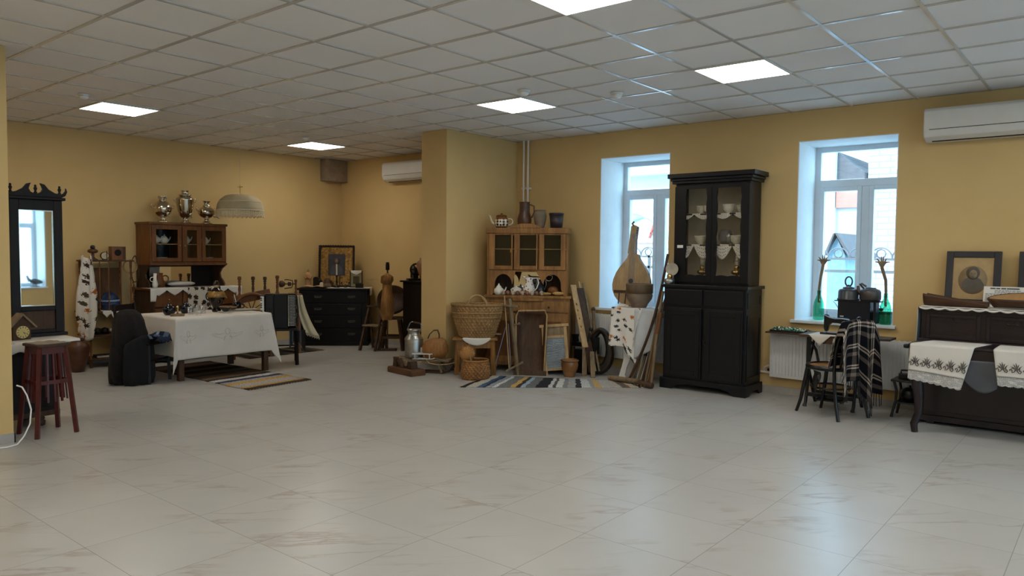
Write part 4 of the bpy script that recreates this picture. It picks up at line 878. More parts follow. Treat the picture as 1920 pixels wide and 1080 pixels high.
m = MB().bx(-.10,-.085,0,.10,0,.27).bx(.085,.10,0,.10,0,.27).bx(-.085,.085,0,.10,0,.015).bx(-.085,.085,0,.10,.255,.27).bx(-.085,.085,.06,.10,.015,.255); m.obj('case', M['dark'], r, bevel=.002)
MB().bx(-.085,.085,.045,.06,.015,.255).obj('relief', M['silver'], r); MB().bx(-.05,.05,.038,.045,.06,.18).obj('picture', plain('small_icon_paint', (70,56,46), .5, var=.5, scale=20), r); MB().bx(-.085,.085,.004,.007,.015,.255).obj('glass_pane', M['glass'], r)
one(MB().grid(lambda u, v: (-.085+.17*u, -.006-.003*math.sin(u*12), .275-.07*v*(1-abs(u-.5)*1.2)), 16, 6), 'lace_kerchief', M['linen'], 'white lace kerchief draped over the small boxed icon', 'kerchief', C3(.335, .17, .914), CD+6, solid=.002)
r = T('small_box', 'small dark box standing in front of the boxed icon', 'box', C3(.40, .07, .914), CD); MB().bx(-.06,.06,-.03,.03,0,.055).obj('body', M['dark'], r, bevel=.003); MB().bx(-.063,.063,-.033,.033,.055,.065).obj('lid', M['dark'], r, bevel=.002)
r = T('candlestick', 'low dark branching candlestick at the foot of the icon', 'candlestick', C3(.17, .14, .914), CD); MB().lathe([(0,0),(.03,0),(.012,.015),(.010,.05),(0,.055)],n=12).obj('stem', M['iron'], r); MB().tube([(-.06,0,.07),(-.04,0,.035),(0,0,.04),(.04,0,.035),(.06,0,.07)],.007,6).ball((-.06,0,.08),.016,8).ball((.06,0,.08),.016,8).obj('arms', M['iron'], r)
# ---------------- distaff with flax, tub, step stool
def stl(name, lab, cat, loc, deg, h, w, sp, mat, th=.03, rails=(), top='sq'):
    r = T(name, lab, cat, loc, deg)
    if top == 'sq': MB().bx(-w/2,w/2,-w/2,w/2,h-th,h).obj('seat', mat, r, bevel=.005)
    else: MB().cyl((0,0,h-th),(0,0,h),w/2,26).obj('seat', mat, r, bevel=.004)
    for sx in (-1,1):
        for sy in (-1,1): MB().bar((sx*w*.36,sy*w*.36,h-th),(sx*sp,sy*sp,0),.034,.034).obj('leg', mat, r)
    for z in rails:
        q = w*.36+(sp-w*.36)*(1-z/(h-th))
        for k in range(4): MB().bx(-q+.01,q-.01,-q-.01,-q+.01,z-.018,z+.018,rz(90*k)).obj('rail', mat, r)
    return r
BS = (-8.73, 7.66)
stl('stool', 'grey wooden stool with splayed legs under the tilted tub and flax', 'stool', (-8.66, 7.72, 0), 40, .50, .30, .18, M['umber'], rails=(.20,))
r = T('step_stool', 'small folding wooden step stool left of the flax distaff', 'step stool', (-8.86, 7.50, 0), 20)
for s in (-1, 1):
    MB().bar((s*.11,.10,.66),(s*.13,-.16,0),.03,.045).obj('leg', M['umber'], r); MB().bar((s*.10,.08,.62),(s*.12,.22,0),.028,.035).obj('leg', M['umber'], r)
MB().bx(-.14,.14,-.08,.08,.36,.385).obj('tread', M['grey'], r, bevel=.003); MB().bx(-.13,.13,.05,.15,.645,.67).obj('tread', M['umber'], r, bevel=.003)
r = T('round_tub', 'shallow round wooden tub tilted on the stool behind the flax bundle', 'tub', (-8.70, 7.76, .505), 40); Q = tr(0,.0,.24)@rx(62)
MB().lathe([(0,-.05),(.20,-.05),(.235,.06),(.222,.06),(.19,-.03),(0,-.03)],n=36,m=Q).obj('staves', M['umber'], r); MB().torus((0,0,0),.222,.008,n=36,k=6,m=Q).torus((0,0,.04),.234,.006,n=36,k=6,m=Q).obj('hoop', M['iron'], r)
r = T('distaff', 'wooden distaff with a long bundle of flax standing before the tub', 'distaff', (-8.60, 7.56, 0), 40)
MB().cyl((0,.03,.03),(0,.03,1.25),.012,10).obj('staff', M['umber'], r); MB().lathe([(0,0),(.03,0),(.03,.09),(.02,.1),(.035,.11),(0,.12)],c=(0,.03,1.22),n=12).obj('head', M['dark'], r); MB().bx(-.14,.14,-.02,.08,0,.03).obj('base', M['umber'], r, bevel=.003)
rnd = random.Random(4); m = MB().lathe([(.02,1.02),(.05,1.0),(.07,.8),(.07,.55),(.02,.49)],c=(0,-.005,0),n=24).lathe([(.02,1.0),(.06,1.03),(.07,1.10),(.05,1.15),(.01,1.17)],c=(0,-.005,0),n=20)
for k in range(260):
    a_ = rnd.uniform(0, 2*PI); q = rnd.uniform(.75, 1.08); c_, s_ = math.cos(a_), math.sin(a_)*.8
    m.tube([(c_*.06*q,s_*.06*q,1.03),(c_*.07*q,s_*.07*q,.9),(c_*.085*q+rnd.uniform(-.01,.01),s_*.085*q,.72),(c_*.09*q+rnd.uniform(-.012,.012),s_*.09*q,.58),(c_*.07*q,s_*.07*q,.49+rnd.uniform(-.03,.02))], .0032, 4)
for k in range(90):
    a_ = rnd.uniform(0, 2*PI); q = rnd.uniform(.8, 1.2); c_, s_ = math.cos(a_), math.sin(a_)
    m.tube([(c_*.055,s_*.055,1.0),(c_*.085*q,s_*.085*q,1.05+rnd.uniform(-.02,.02)),(c_*.08*q,s_*.08*q,1.12),(c_*.02,s_*.02,1.17)], .0032, 4)
m.obj('flax_bundle', M['flax'], r)
# ---------------- sewing cabinet deep in the alcove
r = T('sewing_cabinet', 'dark cabinet with a hand sewing machine behind the flax, half hidden by the middle wall', 'cabinet', (-8.03, 7.74, 0))
MB().bx(-.42,.6,0,.34,.06,1.04).obj('body', M['dark'], r, bevel=.004); MB().bx(-.46,.63,-.03,.36,1.04,1.065).obj('top', M['dark'], r, bevel=.004); MB().bx(-.44,.62,-.01,.35,0,.06).obj('plinth', M['dark'], r)
for x in (-.40, .10): MB().bx(x,x+.47,-.015,0,.12,1.0).obj('door', M['dark'], r, bevel=.004)
r = T('hand_sewing_machine', 'black hand-crank sewing machine with a spoked wheel on the dark alcove cabinet', 'sewing machine', (-8.31, 7.86, 1.066), 60)
MB().bx(-.12,.12,-.08,.08,0,.03).obj('base', M['iron'], r, bevel=.004); MB().bx(-.04,.04,-.04,.05,.03,.13).obj('pillar', M['iron'], r, bevel=.01); w_ = MB().torus((0,-.06,.165),.085,.014,'y',32,8).obj('hand_wheel', M['iron'], r); m = MB()
for k in range(6): a = k*PI/3; m.cyl((0,-.06,.165),(.08*math.cos(a),-.06,.165+.08*math.sin(a)),.010,6)
m.ball((0,-.06,.165),.025,10).obj('spokes', M['iron'], w_); MB().bx(-.03,.03,-.04,.22,.13,.20).bx(-.025,.025,.18,.23,.03,.14).obj('arm', M['iron'], r, bevel=.012)
r = T('vase', 'amber clay vase on the alcove cabinet, cut off by the middle wall edge', 'vase', (-8.10, 7.86, 1.066)); MB().lathe([(0,0),(.06,0),(.10,.12),(.13,.22),(.12,.28),(.08,.31),(.085,.335),(.07,.335),(.07,.3),(0,.28)],n=26).obj('body', M['clay'], r); MB().torus((0,0,.335),.078,.007,n=24,k=6).obj('rim', M['clay'], r)
# ================================================================ in front of the middle wall
r = T('flax_clamp', 'thick plank with upright wooden blocks lying on the floor before the milk can', 'wooden tool', (-6.838, 6.202, 0), -9)
MB().prism([(-.26,0),(.26,0),(.265,.05),(.25,.075),(-.25,.075),(-.265,.05)],0,.21,'y').obj('base_plank', wood('plank_wood',(74,46,24),(112,74,40),.6,axis='x'), r, bevel=.006)
MB().prism([(-.22,.075),(-.13,.075),(-.15,.15),(-.15,.19),(-.21,.19),(-.205,.15)],.05,.10,'y').obj('upright', M['umber'], r, bevel=.004)
MB().prism([(-.12,.18),(-.02,.075),(.02,.075),(-.06,.19)],.03,.08,'y').obj('upright', M['umber'], r, bevel=.004)
MB().prism([(.10,.075),(.19,.075),(.17,.17),(.09,.165)],.06,.15,'y').obj('block', M['umber'], r, bevel=.006)
MB().bar((-.08,.11,.14),(.14,.11,.12),.05,.05).cyl((.06,.05,.13),(.06,.16,.13),.028,12).obj('clamp_bar', M['grey'], r)
r = T('sled', 'low old wooden sled carrying the milk can and the wicker bag', 'sled', (-6.75, 6.54, 0), 25)
MB().bx(-.36,.36,-.10,.10,.15,.175).obj('deck', M['grey'], r, bevel=.004)
for y in (-.075,.055):
    MB().tube([(-.36,y+.01,.012),(.26,y+.01,.012),(.36,y+.01,.05),(.40,y+.01,.12)],.012,8).obj('runner', M['umber'], r)
    MB().bar((-.25,y+.01,.15),(-.25,y+.01,.012),.025,.025).obj('strut', M['grey'], r); MB().bar((.2,y+.01,.15),(.26,y+.01,.012),.025,.025).obj('strut', M['grey'], r)
MB().tube([(.05,-.10,.185),(.12,-.13,.13),(.24,-.14,.12),(.36,-.12,.13),(.43,-.08,.15)],.006,6).obj('rope', M['rope'], r)
r = T('milk_can', 'aluminium milk can with a raised handle standing on the sled', 'milk can', (-6.875, 6.485, .176), 20)
MB().lathe([(0,0),(.112,0),(.116,.012),(.116,.235),(.108,.255),(.08,.285),(.075,.30),(.075,.335),(.088,.345),(.088,.355),(0,.36)],n=32).obj('body', M['alu'], r)
MB().torus((0,0,.235),.117,.004,n=32,k=6).torus((0,0,.285),.082,.004,n=28,k=6).obj('rib', M['alu'], r)
h_ = MB().tube([(-.085,0,.33),(-.088,0,.36),(-.055,0,.43),(-.03,0,.447),(.06,0,.435),(.10,0,.42),(.098,0,.35),(.085,0,.33)],.006,8).obj('handle', M['steel'], r); MB().cyl((-.01,0,.443),(.09,0,.428),.011,10).obj('grip', M['umber'], h_)
r = T('toy_sled', 'small white slatted toy sled with a string on the wooden sled before the milk can', 'sled', (-6.70, 6.468, .176), 38); WH = plain('white_lacquer',(206,202,194),.5)
for y in (-.05,.035):
    MB().tube([(-.12,y,.006),(.12,y,.006),(.155,y,.02)],.006,6).bar((-.09,y,.006),(-.09,y,.062),.012,.012).bar((.09,y,.006),(.09,y,.062),.012,.012).obj('runner', WH, r)
m = MB()
for y in (-.05,-.02,.01,.04): m.bx(-.125,.125,y-.011,y+.011,.062,.072)
m.bx(-.1,-.08,-.06,.05,.055,.062).bx(.08,.1,-.06,.05,.055,.062).obj('seat_slats', WH, r); MB().bx(-.16,.05,.052,.058,.072,.13).bx(-.16,.05,.05,.06,.125,.135).obj('back_rest', WH, r); MB().tube([(.15,-.05,.02),(.2,-.07,.015),(.28,-.08,-.01),(.36,-.05,.02)],.003,5).obj('string', M['rope'], r)
r = T('wicker_bag', 'round brown woven bast bag with thin handles leaning on the sled against the middle wall', 'bag', (-6.575, 6.60, .177), 40)
MB().lathe([(.02,0),(.10,.005),(.15,.06),(.165,.13),(.15,.20),(.11,.245),(.02,.26)],n=40,fn=lambda a,j: 1+.012*math.sin(20*a+j*3.1),m=ry(-12)@Matrix.Diagonal((1,.42,1,1))).obj('body', M['wickerdark'], r)
for y in (-.03,.035): MB().tube([(-.12,y,.25),(-.10,y,.30),(-.05,y,.35),(.0,y,.355),(.02,y,.30),(.02,y,.25)],.006,8).obj('handle', M['umber'], r)
# ---------------- stool with the large basket
ST0 = (-6.19, 6.90); SD = 40
r = T('stool', 'brown wooden stool with panelled sides carrying the big wicker basket', 'stool', (ST0[0], ST0[1], 0), SD)
MB().bx(-.29,.255,-.16,.17,.425,.45).obj('seat', M['honey'], r, bevel=.005)
for x in (-.24,.21):
    for y in (-.13,.13): MB().bar((x*.93,y*.93,.43),(x,y,0),.045,.045).obj('leg', M['honey'], r, bevel=.004)
for y in (-.13,.12): MB().bx(-.20,.17,y,y+.015,.33,.425).obj('apron', M['honey'], r)
for x in (-.235,.205): MB().bx(x,x+.016,-.11,.11,.05,.425).obj('side_panel', M['umber'], r)
def nap(u, v):
    x = -.17+.34*u; return (x, .1-.265*v*2, .4525) if v < .5 else (x, -.166, .4525-.085*(v-.5)*2*math.sin(PI*u)**.7-.002)
one(MB().grid(nap, 24, 10), 'napkin', M['linen'], 'white napkin under the big basket with a rounded hem hanging over the stool', 'napkin', (ST0[0], ST0[1], 0), SD, solid=.002)
def basket(lab, loc, deg, prof, el, rows, spokes, mat, hndl, rim):
    r = T('wicker_basket', lab, 'basket', loc, deg)
    def P(t):
        k = t*(len(prof)-1); i = min(int(k), len(prof)-2); f = k-i; return (prof[i][0]*(1-f)+prof[i+1][0]*f, prof[i][1]*(1-f)+prof[i+1][1]*f)
    n = spokes*4; R_n = rows*2
    def wv(u, v):
        a = 2*PI*u; rr, z = P(v); row = v*rows; w2 = .006*math.sin(a*spokes)*math.sin(PI*row)+.003*abs(math.sin(PI*row)); return ((rr+w2)*math.cos(a), (rr*el+w2)*math.sin(a), z)
    MB().grid(wv, n*2, R_n*3).obj('weave', mat, r, solid=.008)
    MB().lathe([(0,.004),(prof[0][0],.004),(prof[0][0],.012),(0,.012)],n=24,m=Matrix.Diagonal((1,el,1,1))).obj('bottom', mat, r)
    for t, q in rim:
        rr, z = P(t); m = MB()
        for s in (0, PI):
            m.tube([((rr+.004)*math.cos(2*PI*k/72)*(1+.012*math.sin(14*2*PI*k/72*1.0+s)), (rr*el+.004)*math.sin(2*PI*k/72)*(1+.012*math.sin(14*2*PI*k/72+s)), z+q*.5*math.sin(18*2*PI*k/72+s)) for k in range(72)], q, 6, True)
        m.obj('rim', mat, r)
    if hndl: hndl(r)
    return r
def hb(r):
    m = MB()
    for s in (0, 2.1, 4.2): m.tube([((-.115+.23*t)+.010*math.cos(t*26+s), .0+.010*math.sin(t*26+s), .40+.115*math.sin(PI*t)**.6) for t in [k/40 for k in range(41)]], .012, 6)
    m.obj('handle', M['pale'], r)
basket('big oval wicker basket with an arched handle standing on the stool', (ST0[0], ST0[1], .455), SD, [(.205,.0),(.225,.05),(.25,.12),(.275,.20),(.295,.28),(.305,.34),(.31,.40)], .62, 13, 36, M['wicker'], hb, ((1,.014),(.72,.010),(.60,.009)))
r = basket('small round brown wicker basket on the floor at the left end of the striped rug', (-5.94, 6.60, 0), 30, [(.15,.0),(.165,.03),(.168,.10),(.155,.17),(.145,.22)], 1.0, 11, 22, M['wickerdark'], None, ((1,.011),(.0,.010)))
r = T('grass_whisk', 'fuzzy brown whisk broom stuck in the small basket', 'broom', (-6.01, 6.53, .14), 30)
MB().ball((0,0,.16),(.095,.07,.09),20).obj('core', M['flax'], r); m = MB(); rnd = random.Random(3)
for k in range(240):
    a, b = rnd.uniform(0, 2*PI), rnd.uniform(-.6, 1.4); d = Vector((math.cos(a)*math.cos(b)*.085, math.sin(a)*math.cos(b)*.06, math.sin(b)*.075)); p = Vector((0,0,.17))+d; m.tube([p*.98+Vector((0,0,.003)), p+d*.28+Vector((rnd.uniform(-.01,.01),0,rnd.uniform(0,.012)))], .0022, 3)
m.obj('bristles', M['flax'], r); MB().cyl((0,0,-.02),(0,0,.12),.018,8).obj('stem', M['flax'], r)
one(MB().bar((0,0,0),(-.025,0,.17),.02,.008), 'wooden_peg', M['pale'], 'pale flat wooden stick standing in the small basket', 'stick', (-5.90, 6.50, .11), 30)
# ---------------- light sideboard in the window corner
LO = (-5.84, 7.425); LD = 30
def L3(x, y, z): c, s = math.cos(math.radians(LD)), math.sin(math.radians(LD)); return (LO[0]+c*x-s*y, LO[1]+s*x+c*y, z)
r = T('sideboard', 'honey-coloured sideboard with three glazed doors and an arched niche in the wall corner', 'sideboard', (LO[0], LO[1], 0), LD); HN = M['honey']
m = MB().bx(-.50,-.48,0,.34,1.26,1.74).bx(.50,.52,0,.34,1.26,1.74).bx(-.48,.50,0,.32,1.26,1.28).bx(-.48,.50,0,.32,1.72,1.74).bx(-.162,-.152,.02,.32,1.28,1.72).bx(.15,.16,.02,.32,1.28,1.72); m.obj('upper_case', HN, r); MB().bx(-.48,.50,.31,.34,1.28,1.72).obj('shaded_back_panel', M['dark'], r)  # dark back instead of honey wood, shade of the glazed interior put into colour
MB().bx(-.515,.535,-.025,.35,1.74,1.81).obj('cornice', HN, r, bevel=.006); MB().prism([(-.20,1.81),(.20,1.81),(.13,1.845),(.08,1.862),(-.08,1.862),(-.13,1.845)],-.03,-.005,'y').obj('crest', HN, r, bevel=.003)
MB().bx(-.48,.50,.03,.31,1.54,1.55).obj('shelf', M['pale'], r)
for i, (a, b, g0, g1) in enumerate(((-.475,-.17,-.398,-.19),(-.15,.145,-.082,.126),(.165,.495,.227,.434))):
    d = MB().bx(a,g0,-.02,0,1.285,1.735).bx(g1,b,-.02,0,1.285,1.735).bx(g0,g1,-.02,0,1.285,1.335).bx(g0,g1,-.02,0,1.722,1.735).obj('door', HN, r, bevel=.004); MB().bx(g0,g1,-.012,-.008,1.335,1.722).obj('glass_pane', M['glass'], d); MB().bx(a+.02 if i else b-.032,a+.032 if i else b-.02,-.024,-.019,1.50,1.54).obj('escutcheon', M['brass'], d)
for s0, s1, cx, rr in ((-.50,-.14,-.29,.11),(.14,.52,.33,.11)):                      # arched fret boards of the niche
    pts = []
    n = 14
    for k in range(n+1): a = PI*k/n; pts.append((cx-rr*math.cos(a), 1.10+.13*math.sin(a)))
    poly = [(s0,.965),(s0,1.262),(s1,1.262)] if s0 < 0 else [(s0,1.262),(s1,1.262),(s1,.965)]
    if s0 < 0: poly = [(s0,.965),(s0,1.262),(s1,1.262),(s1,1.245)]+[(p,q) for p,q in pts[::-1]]+[(cx-rr,1.05),(cx-rr-.03,.965)]
    else: poly = [(s0,1.262),(s1,1.262),(s1,.965),(cx+rr+.03,.965),(cx+rr,1.05)]+[(p,q) for p,q in pts[::-1]]+[(s0,1.245)]
    MB().prism(poly, 0, .02, 'y').obj('arch_board', HN, r)
[MB().bx(q,q+.02,.02,.34,.965,1.26).obj('niche_side', HN, r) for q in (-.50,.50)]; MB().bx(-.48,.50,.31,.34,.965,1.26).obj('niche_back', M['umber'], r); MB().bx(-.20,.22,.30,.309,.99,1.25).obj('niche_mirror', mir.m, r)
MB().bx(-.53,.575,-.05,.40,.93,.962).obj('counter', HN, r, bevel=.005); MB().bx(-.51,.555,-.02,.40,.08,.93).obj('lower_case', HN, r, bevel=.004); MB().bx(-.16,.22,-.06,-.02,.895,.93).obj('bread_board', HN, r, bevel=.003)
for x0, x1 in ((-.49,.02),(.05,.54)):
    d = MB().bx(x0,x1,-.036,-.02,.76,.89).obj('drawer', HN, r, bevel=.004); MB().ball(((x0+x1)/2,-.045,.82),.013,8).obj('knob', M['umber'], d)
    d = MB().bx(x0,x1,-.036,-.02,.12,.74).obj('door', HN, r, bevel=.004); MB().bx(x0+.09,x1-.09,-.041,-.035,.20,.645).obj('panel', M['brown'], d, bevel=.006)
for x in (-.48,.52):
    for y in (.0,.36): MB().bar((x,y,.08),(x,y,0),.05,.05).obj('foot', HN, r)
DOT = NT('dotted_porcelain'); v_ = DOT.n('ShaderNodeTexVoronoi'); v_.inputs['Scale'].default_value = 26; v_.inputs['Randomness'].default_value = .1; DOT.l(DOT.coord(), v_.inputs['Vector'])
DOT.base(DOT.ramp(v_.outputs['Distance'], [(.42, lin((74,44,24))), (.48, lin((222,212,192)))], 'LINEAR')); DOT.set(.25)
r = T('teapot', 'white teapot with brown dots on the left top of the honey-coloured sideboard', 'teapot', L3(-.345, .15, 1.812), LD); CRM = plain('cream_glaze',(214,200,174),.25)
MB().lathe([(0,0),(.065,0),(.078,.02)],n=26).obj('foot_ring', M['brown'], r); MB().lathe([(.078,.02),(.092,.05),(.088,.11)],n=26).obj('body', DOT.m, r); MB().lathe([(.088,.11),(.075,.122),(.07,.128),(.066,.15),(0,.155)],n=26).lathe([(.07,.152),(.062,.162),(.016,.168),(.014,.185),(0,.19)],n=20).obj('lid', M['brown'], r)
MB().tube([(-.08,0,.045),(-.12,0,.07),(-.135,0,.11),(-.15,0,.155),(-.168,0,.16)],[.022,.017,.013,.010,.008],10).obj('spout', CRM, r); MB().torus((.105,0,.08),.04,.008,'y',18,6).obj('handle', CRM, r)
r = T('jug', 'tall brown clay jug with a handle on the middle top of the honey-coloured sideboard', 'jug', L3(-.05, .15, 1.812), LD); MB().lathe([(0,0),(.07,0),(.088,.05),(.092,.11),(.08,.16),(.066,.20),(.064,.31),(.07,.325),(.06,.325),(.055,.2),(0,.19)],n=28).obj('body', M['claydark'], r); MB().tube([(.066,0,.30),(.12,0,.28),(.125,0,.2),(.09,0,.13)],.010,8).obj('handle', M['claydark'], r); MB().torus((0,0,.325),.066,.006,n=24,k=6).obj('rim', M['claydark'], r)
r = T('pot', 'grey-brown clay pot without handles right of the tall jug on the sideboard top', 'pot', L3(.15, .14, 1.812), LD); MB().lathe([(0,0),(.05,0),(.06,.03),(.082,.12),(.085,.16),(.07,.20),(.066,.215),(.075,.225),(.06,.225),(.06,.2),(0,.19)],n=28).obj('body', M['grayclay'], r); MB().torus((0,0,.224),.07,.006,n=24,k=6).obj('rim', M['grayclay'], r)
r = T('flower_pot', 'dark tapered pot at the right end of the honey-coloured sideboard top', 'pot', L3(.36, .14, 1.812), LD); DP = plain('dark_pot',(44,36,38),.4,var=.2); MB().lathe([(0,0),(.075,0),(.09,.17),(.085,.17),(.07,.01),(0,.01)],n=28).obj('body', DP, r); MB().lathe([(.09,.165),(.096,.168),(.096,.19),(.088,.192),(.084,.17)],n=28).obj('rim', DP, r)
# in the niche
WP = M['porcelain']
r = T('teapot', 'white porcelain teapot at the left in the niche of the honey-coloured sideboard', 'teapot', L3(-.35, .02, .963), LD); MB().lathe([(0,0),(.04,0),(.065,.04),(.06,.075),(.04,.09)],n=24).obj('body', WP, r); MB().lathe([(.04,.09),(.025,.115),(.01,.125),(.012,.14),(0,.145)],n=18).obj('lid', WP, r); MB().tube([(.055,0,.04),(.085,0,.065),(.095,0,.10)],[.013,.010,.007],8).obj('spout', WP, r); MB().torus((-.075,0,.055),.03,.006,'y',16,6).obj('handle', WP, r)
SPK = NT('painted_porcelain'); q_ = SPK.n('ShaderNodeTexVoronoi'); q_.inputs['Scale'].default_value = 30; SPK.l(SPK.coord(), q_.inputs['Vector']); SPK.base(SPK.ramp(q_.outputs['Distance'], [(.25, lin((92,66,56))), (.34, lin((216,208,198)))])); SPK.set(.25)
r = T('pitcher', 'tall white painted pitcher in front of the niche mirror of the honey sideboard', 'pitcher', L3(.03, .05, .963), LD); MB().lathe([(0,0),(.06,0),(.075,.04),(.078,.09),(.055,.14),(.045,.18),(.06,.225),(.054,.225),(.04,.18),(0,.17)],n=26).obj('body', SPK.m, r); MB().tube([(-.05,0,.22),(-.085,0,.245)],[.02,.006],8).obj('spout', SPK.m, r); MB().tube([(.055,0,.215),(.105,0,.22),(.125,0,.16),(.10,0,.09),(.075,0,.06)],.008,8).obj('handle', WP, r)
r = T('sugar_bowl', 'low white covered bowl between the teapot and the pitcher in the niche', 'bowl', L3(-.14, .10, .963), LD); MB().lathe([(0,0),(.04,0),(.07,.04),(.075,.07),(0,.075)],n=24).obj('body', SPK.m, r); MB().lathe([(.075,.07),(.05,.09),(.015,.10),(.012,.115),(0,.12)],n=20).obj('lid', WP, r)
r = T('vase', 'dark glass carafe with a thin wire handle right of the painted pitcher', 'carafe', L3(.17, .10, .963), LD); MB().lathe([(0,0),(.05,0),(.06,.05),(.05,.10),(.02,.15),(.022,.20),(0,.2)],n=20).obj('body', plain('smoke_glass',(44,44,50),.1), r); MB().tube([(-.05,0,.06),(-.06,0,.13),(-.03,0,.19)],.004,6).tube([(.05,0,.06),(.075,0,.14),(.07,0,.2)],.004,6).obj('handle', M['silver'], r)
r = T('loaf', 'round brown bread dummy on crossed yellow wooden forms at the right in the niche', 'bread', L3(.335, .03, .963), LD); MB().ball((0,.03,.06),(.07,.05,.055),16).obj('loaf', M['brown'], r); YW_ = plain('yellow_wood',(176,136,74),.5); MB().ball((-.10,-.03,.025),(.09,.022,.02),12,rz(0)).ball((.07,-.03,.03),(.075,.022,.024),12).ball((-.13,.0,.05),(.055,.018,.016),12,ry(-14)).obj('forms', YW_, r)
r = T('ornament', 'pale twisted metal ornament hanging in the right arch of the niche', 'ornament', L3(.27, .16, 1.17), LD); MB().torus((0,0,.02),.045,.006,'y',20,6).tube([(-.05,0,.03),(-.02,0,.055),(.02,0,.04),(.06,0,.06)],.008,6).obj('wire', M['silver'], r); MB().cyl((0,0,.05),(0,.145,.06),.004,6).obj('hanger', M['silver'], r)
EGC = [plain('painted_egg_%d' % k, c, .3, var=.5, scale=40) for k, c in enumerate(((186,160,130),(150,96,66),(200,180,150),(120,84,60)))]
for k in range(9):
    x = -.285+.061*k; o = one(MB().ball((0,0,.030),(.027,.027,.030),14), 'painted_egg', EGC[k % 4], 'painted wooden egg in the row along the front of the honey sideboard niche', 'egg', L3(x, -.035+.008*(k % 2), .963), LD, 'row of painted eggs')
# ---------------- things leaning on it
r = T('frame_saw', 'wooden frame saw with a tall pole and wires leaning on the honey sideboard', 'saw', (-5.93, 7.02, 0), 32); Wd = M['grey']
def LY(z): return .14*z
MB().bar((.105,LY(.93),.93),(.235,0,.0),.042,.034).obj('stretcher', Wd, r, bevel=.004); MB().bar((-.045,LY(.845)-.02,.85),(.225,LY(.845)-.02,.835),.055,.024).obj('cross_arm', Wd, r, bevel=.003); MB().bar((.09,.0-.02,.05),(.30,-.015,.165),.05,.024).obj('cross_arm', Wd, r, bevel=.003)
MB().cyl((.04,LY(.96),.965),(.13,-.02,.06),.008,6).obj('blade', M['pale'], r); MB().cyl((.10,LY(.62),.62),(.15,-.01,.02),.004,6).obj('wire', M['steel'], r); MB().cyl((.13,.08,.60),(.235,.08,.625),.010,10).ball((.235,.08,.625),.018,8).obj('toggle', Wd, r)
r = T('frame_saw', 'second frame saw, its lower arm before the stool and its wire crossing the first saw', 'saw', (-5.99, 7.02, 0), 32)
MB().bar((-.235,0,.175),(.02,0,.10),.045,.022).obj('cross_arm', Wd, r, bevel=.003); MB().cyl((.0,.0,.115),(.125,.10,.62),.005,6).obj('wire', M['steel'], r); MB().bar((-.10,.0,.14),(-.02,.05,.50),.028,.022).obj('stretcher', M['brown'], r, bevel=.003); MB().bar((-.12,.05,.50),(.06,.055,.49),.03,.02).obj('cross_arm', Wd, r)
r = T('dough_trough', 'long dark wooden dough trough standing upright against the honey sideboard', 'trough', L3(.10, -.29, 0), LD+1)
TQ = rx(-9)
def tro(u, v):
    s = -1+2*u; x = .19*(abs(s)**.8)*(1 if s > 0 else -1)*(.9+.1*v); y = .10*(1-abs(s)**4)*(1-abs(2*v-1)**6); return (x, y, .02+.77*v)
MB().grid(tro, 28, 24, TQ).obj('hollow', M['umber'], r, solid=.014)
rim_ = [(-.19*.9,0,.02),(-.178,0,.2),(-.19,0,.6),(-.19,0,.72),(-.165,0,.79),(.165,0,.80),(.19,0,.74),(.19,0,.6),(.178,0,.2),(.171,0,.02)]; MB().tube(rim_, .010, 8, True, TQ).obj('rim', M['pale'], r); MB().bx(-.20,.20,-.015,.03,.0,.06,TQ).obj('end_block', M['umber'], r, bevel=.004)
r = T('washboard', 'pale wooden washboard with a ribbed zinc plate leaning beside the clay pot', 'washboard', L3(.43, -.21, 0), LD+4); WQ = rx(-10)@ry(-5)
m = MB()
for s in (-1, 1): MB().bx(s*.135-.02,s*.135+.02,-.015,.015,-.0,.60,WQ).obj('side_rail', M['pale'], r, bevel=.003)
MB().bx(-.18,.18,-.02,.02,.595,.63,WQ).obj('top_rail', M['pale'], r, bevel=.003); MB().bx(-.115,.115,-.012,.012,.46,.49,WQ).obj('cross_rail', M['pale'], r); MB().bx(-.115,.115,-.012,.012,.06,.085,WQ).obj('cross_rail', M['pale'], r); MB().bx(-.115,.115,-.004,.008,.49,.595,WQ).obj('soap_panel', M['grey'], r)
MB().grid(lambda u, v: (-.115+.23*u, -.004+.006*math.sin(v*2*PI*22+.8*math.sin(u*2*PI*3)), .085+.375*v), 36, 132, WQ).obj('ribbed_plate', M['steel'], r)
r = T('clay_pot', 'squat glazed clay pot with a thick rim on the floor before the washboard', 'pot', (-5.195, 7.48, 0)); OG = plain('ochre_glaze',(134,90,48),.22,var=.35,scale=4); MB().lathe([(0,0),(.062,0),(.07,.03),(.098,.10),(.105,.15),(.098,.19),(.092,.20),(.085,.19),(.09,.15),(.06,.02),(0,.015)],n=32).obj('body', OG, r); MB().torus((0,0,.20),.102,.011,n=32,k=8).obj('rim', OG, r)
def plank(name, lab, cat, a, b, w, t, mat, parts=None):
    r = T(name, lab, cat, a); v = Vector(b)-Vector(a); MB().bar((0,0,0), v, w, t).obj('board' if w > t*1.5 else 'shaft', mat, r, bevel=.003)
    if parts: parts(r, v)
    return r
SP = floral('spotted_plank',(150,118,80),(1,1),((110,60,30),(90,50,28),(120,70,36)),.5,.4)
def spots(r, v):
    m = MB(); n = v.normalized()
    for k, t in enumerate((.32,.45,.58,.68)): m.ball(v*t+Vector((.0,-.012,.0)), (.016,.004,.02), 8)
    m.obj('painted_spot', M['brown'], r)
plank('yoke_board', 'pale painted board with brown spots leaning right of the honey sideboard', 'board', (-5.04,7.58,.36), (-5.37,7.78,1.10), .075, .02, M['pale'], spots)
plank('board', 'dark grey board leaning behind the spotted board', 'board', (-5.0,7.68,.05), (-5.33,7.88,1.06), .09, .02, M['umber'])
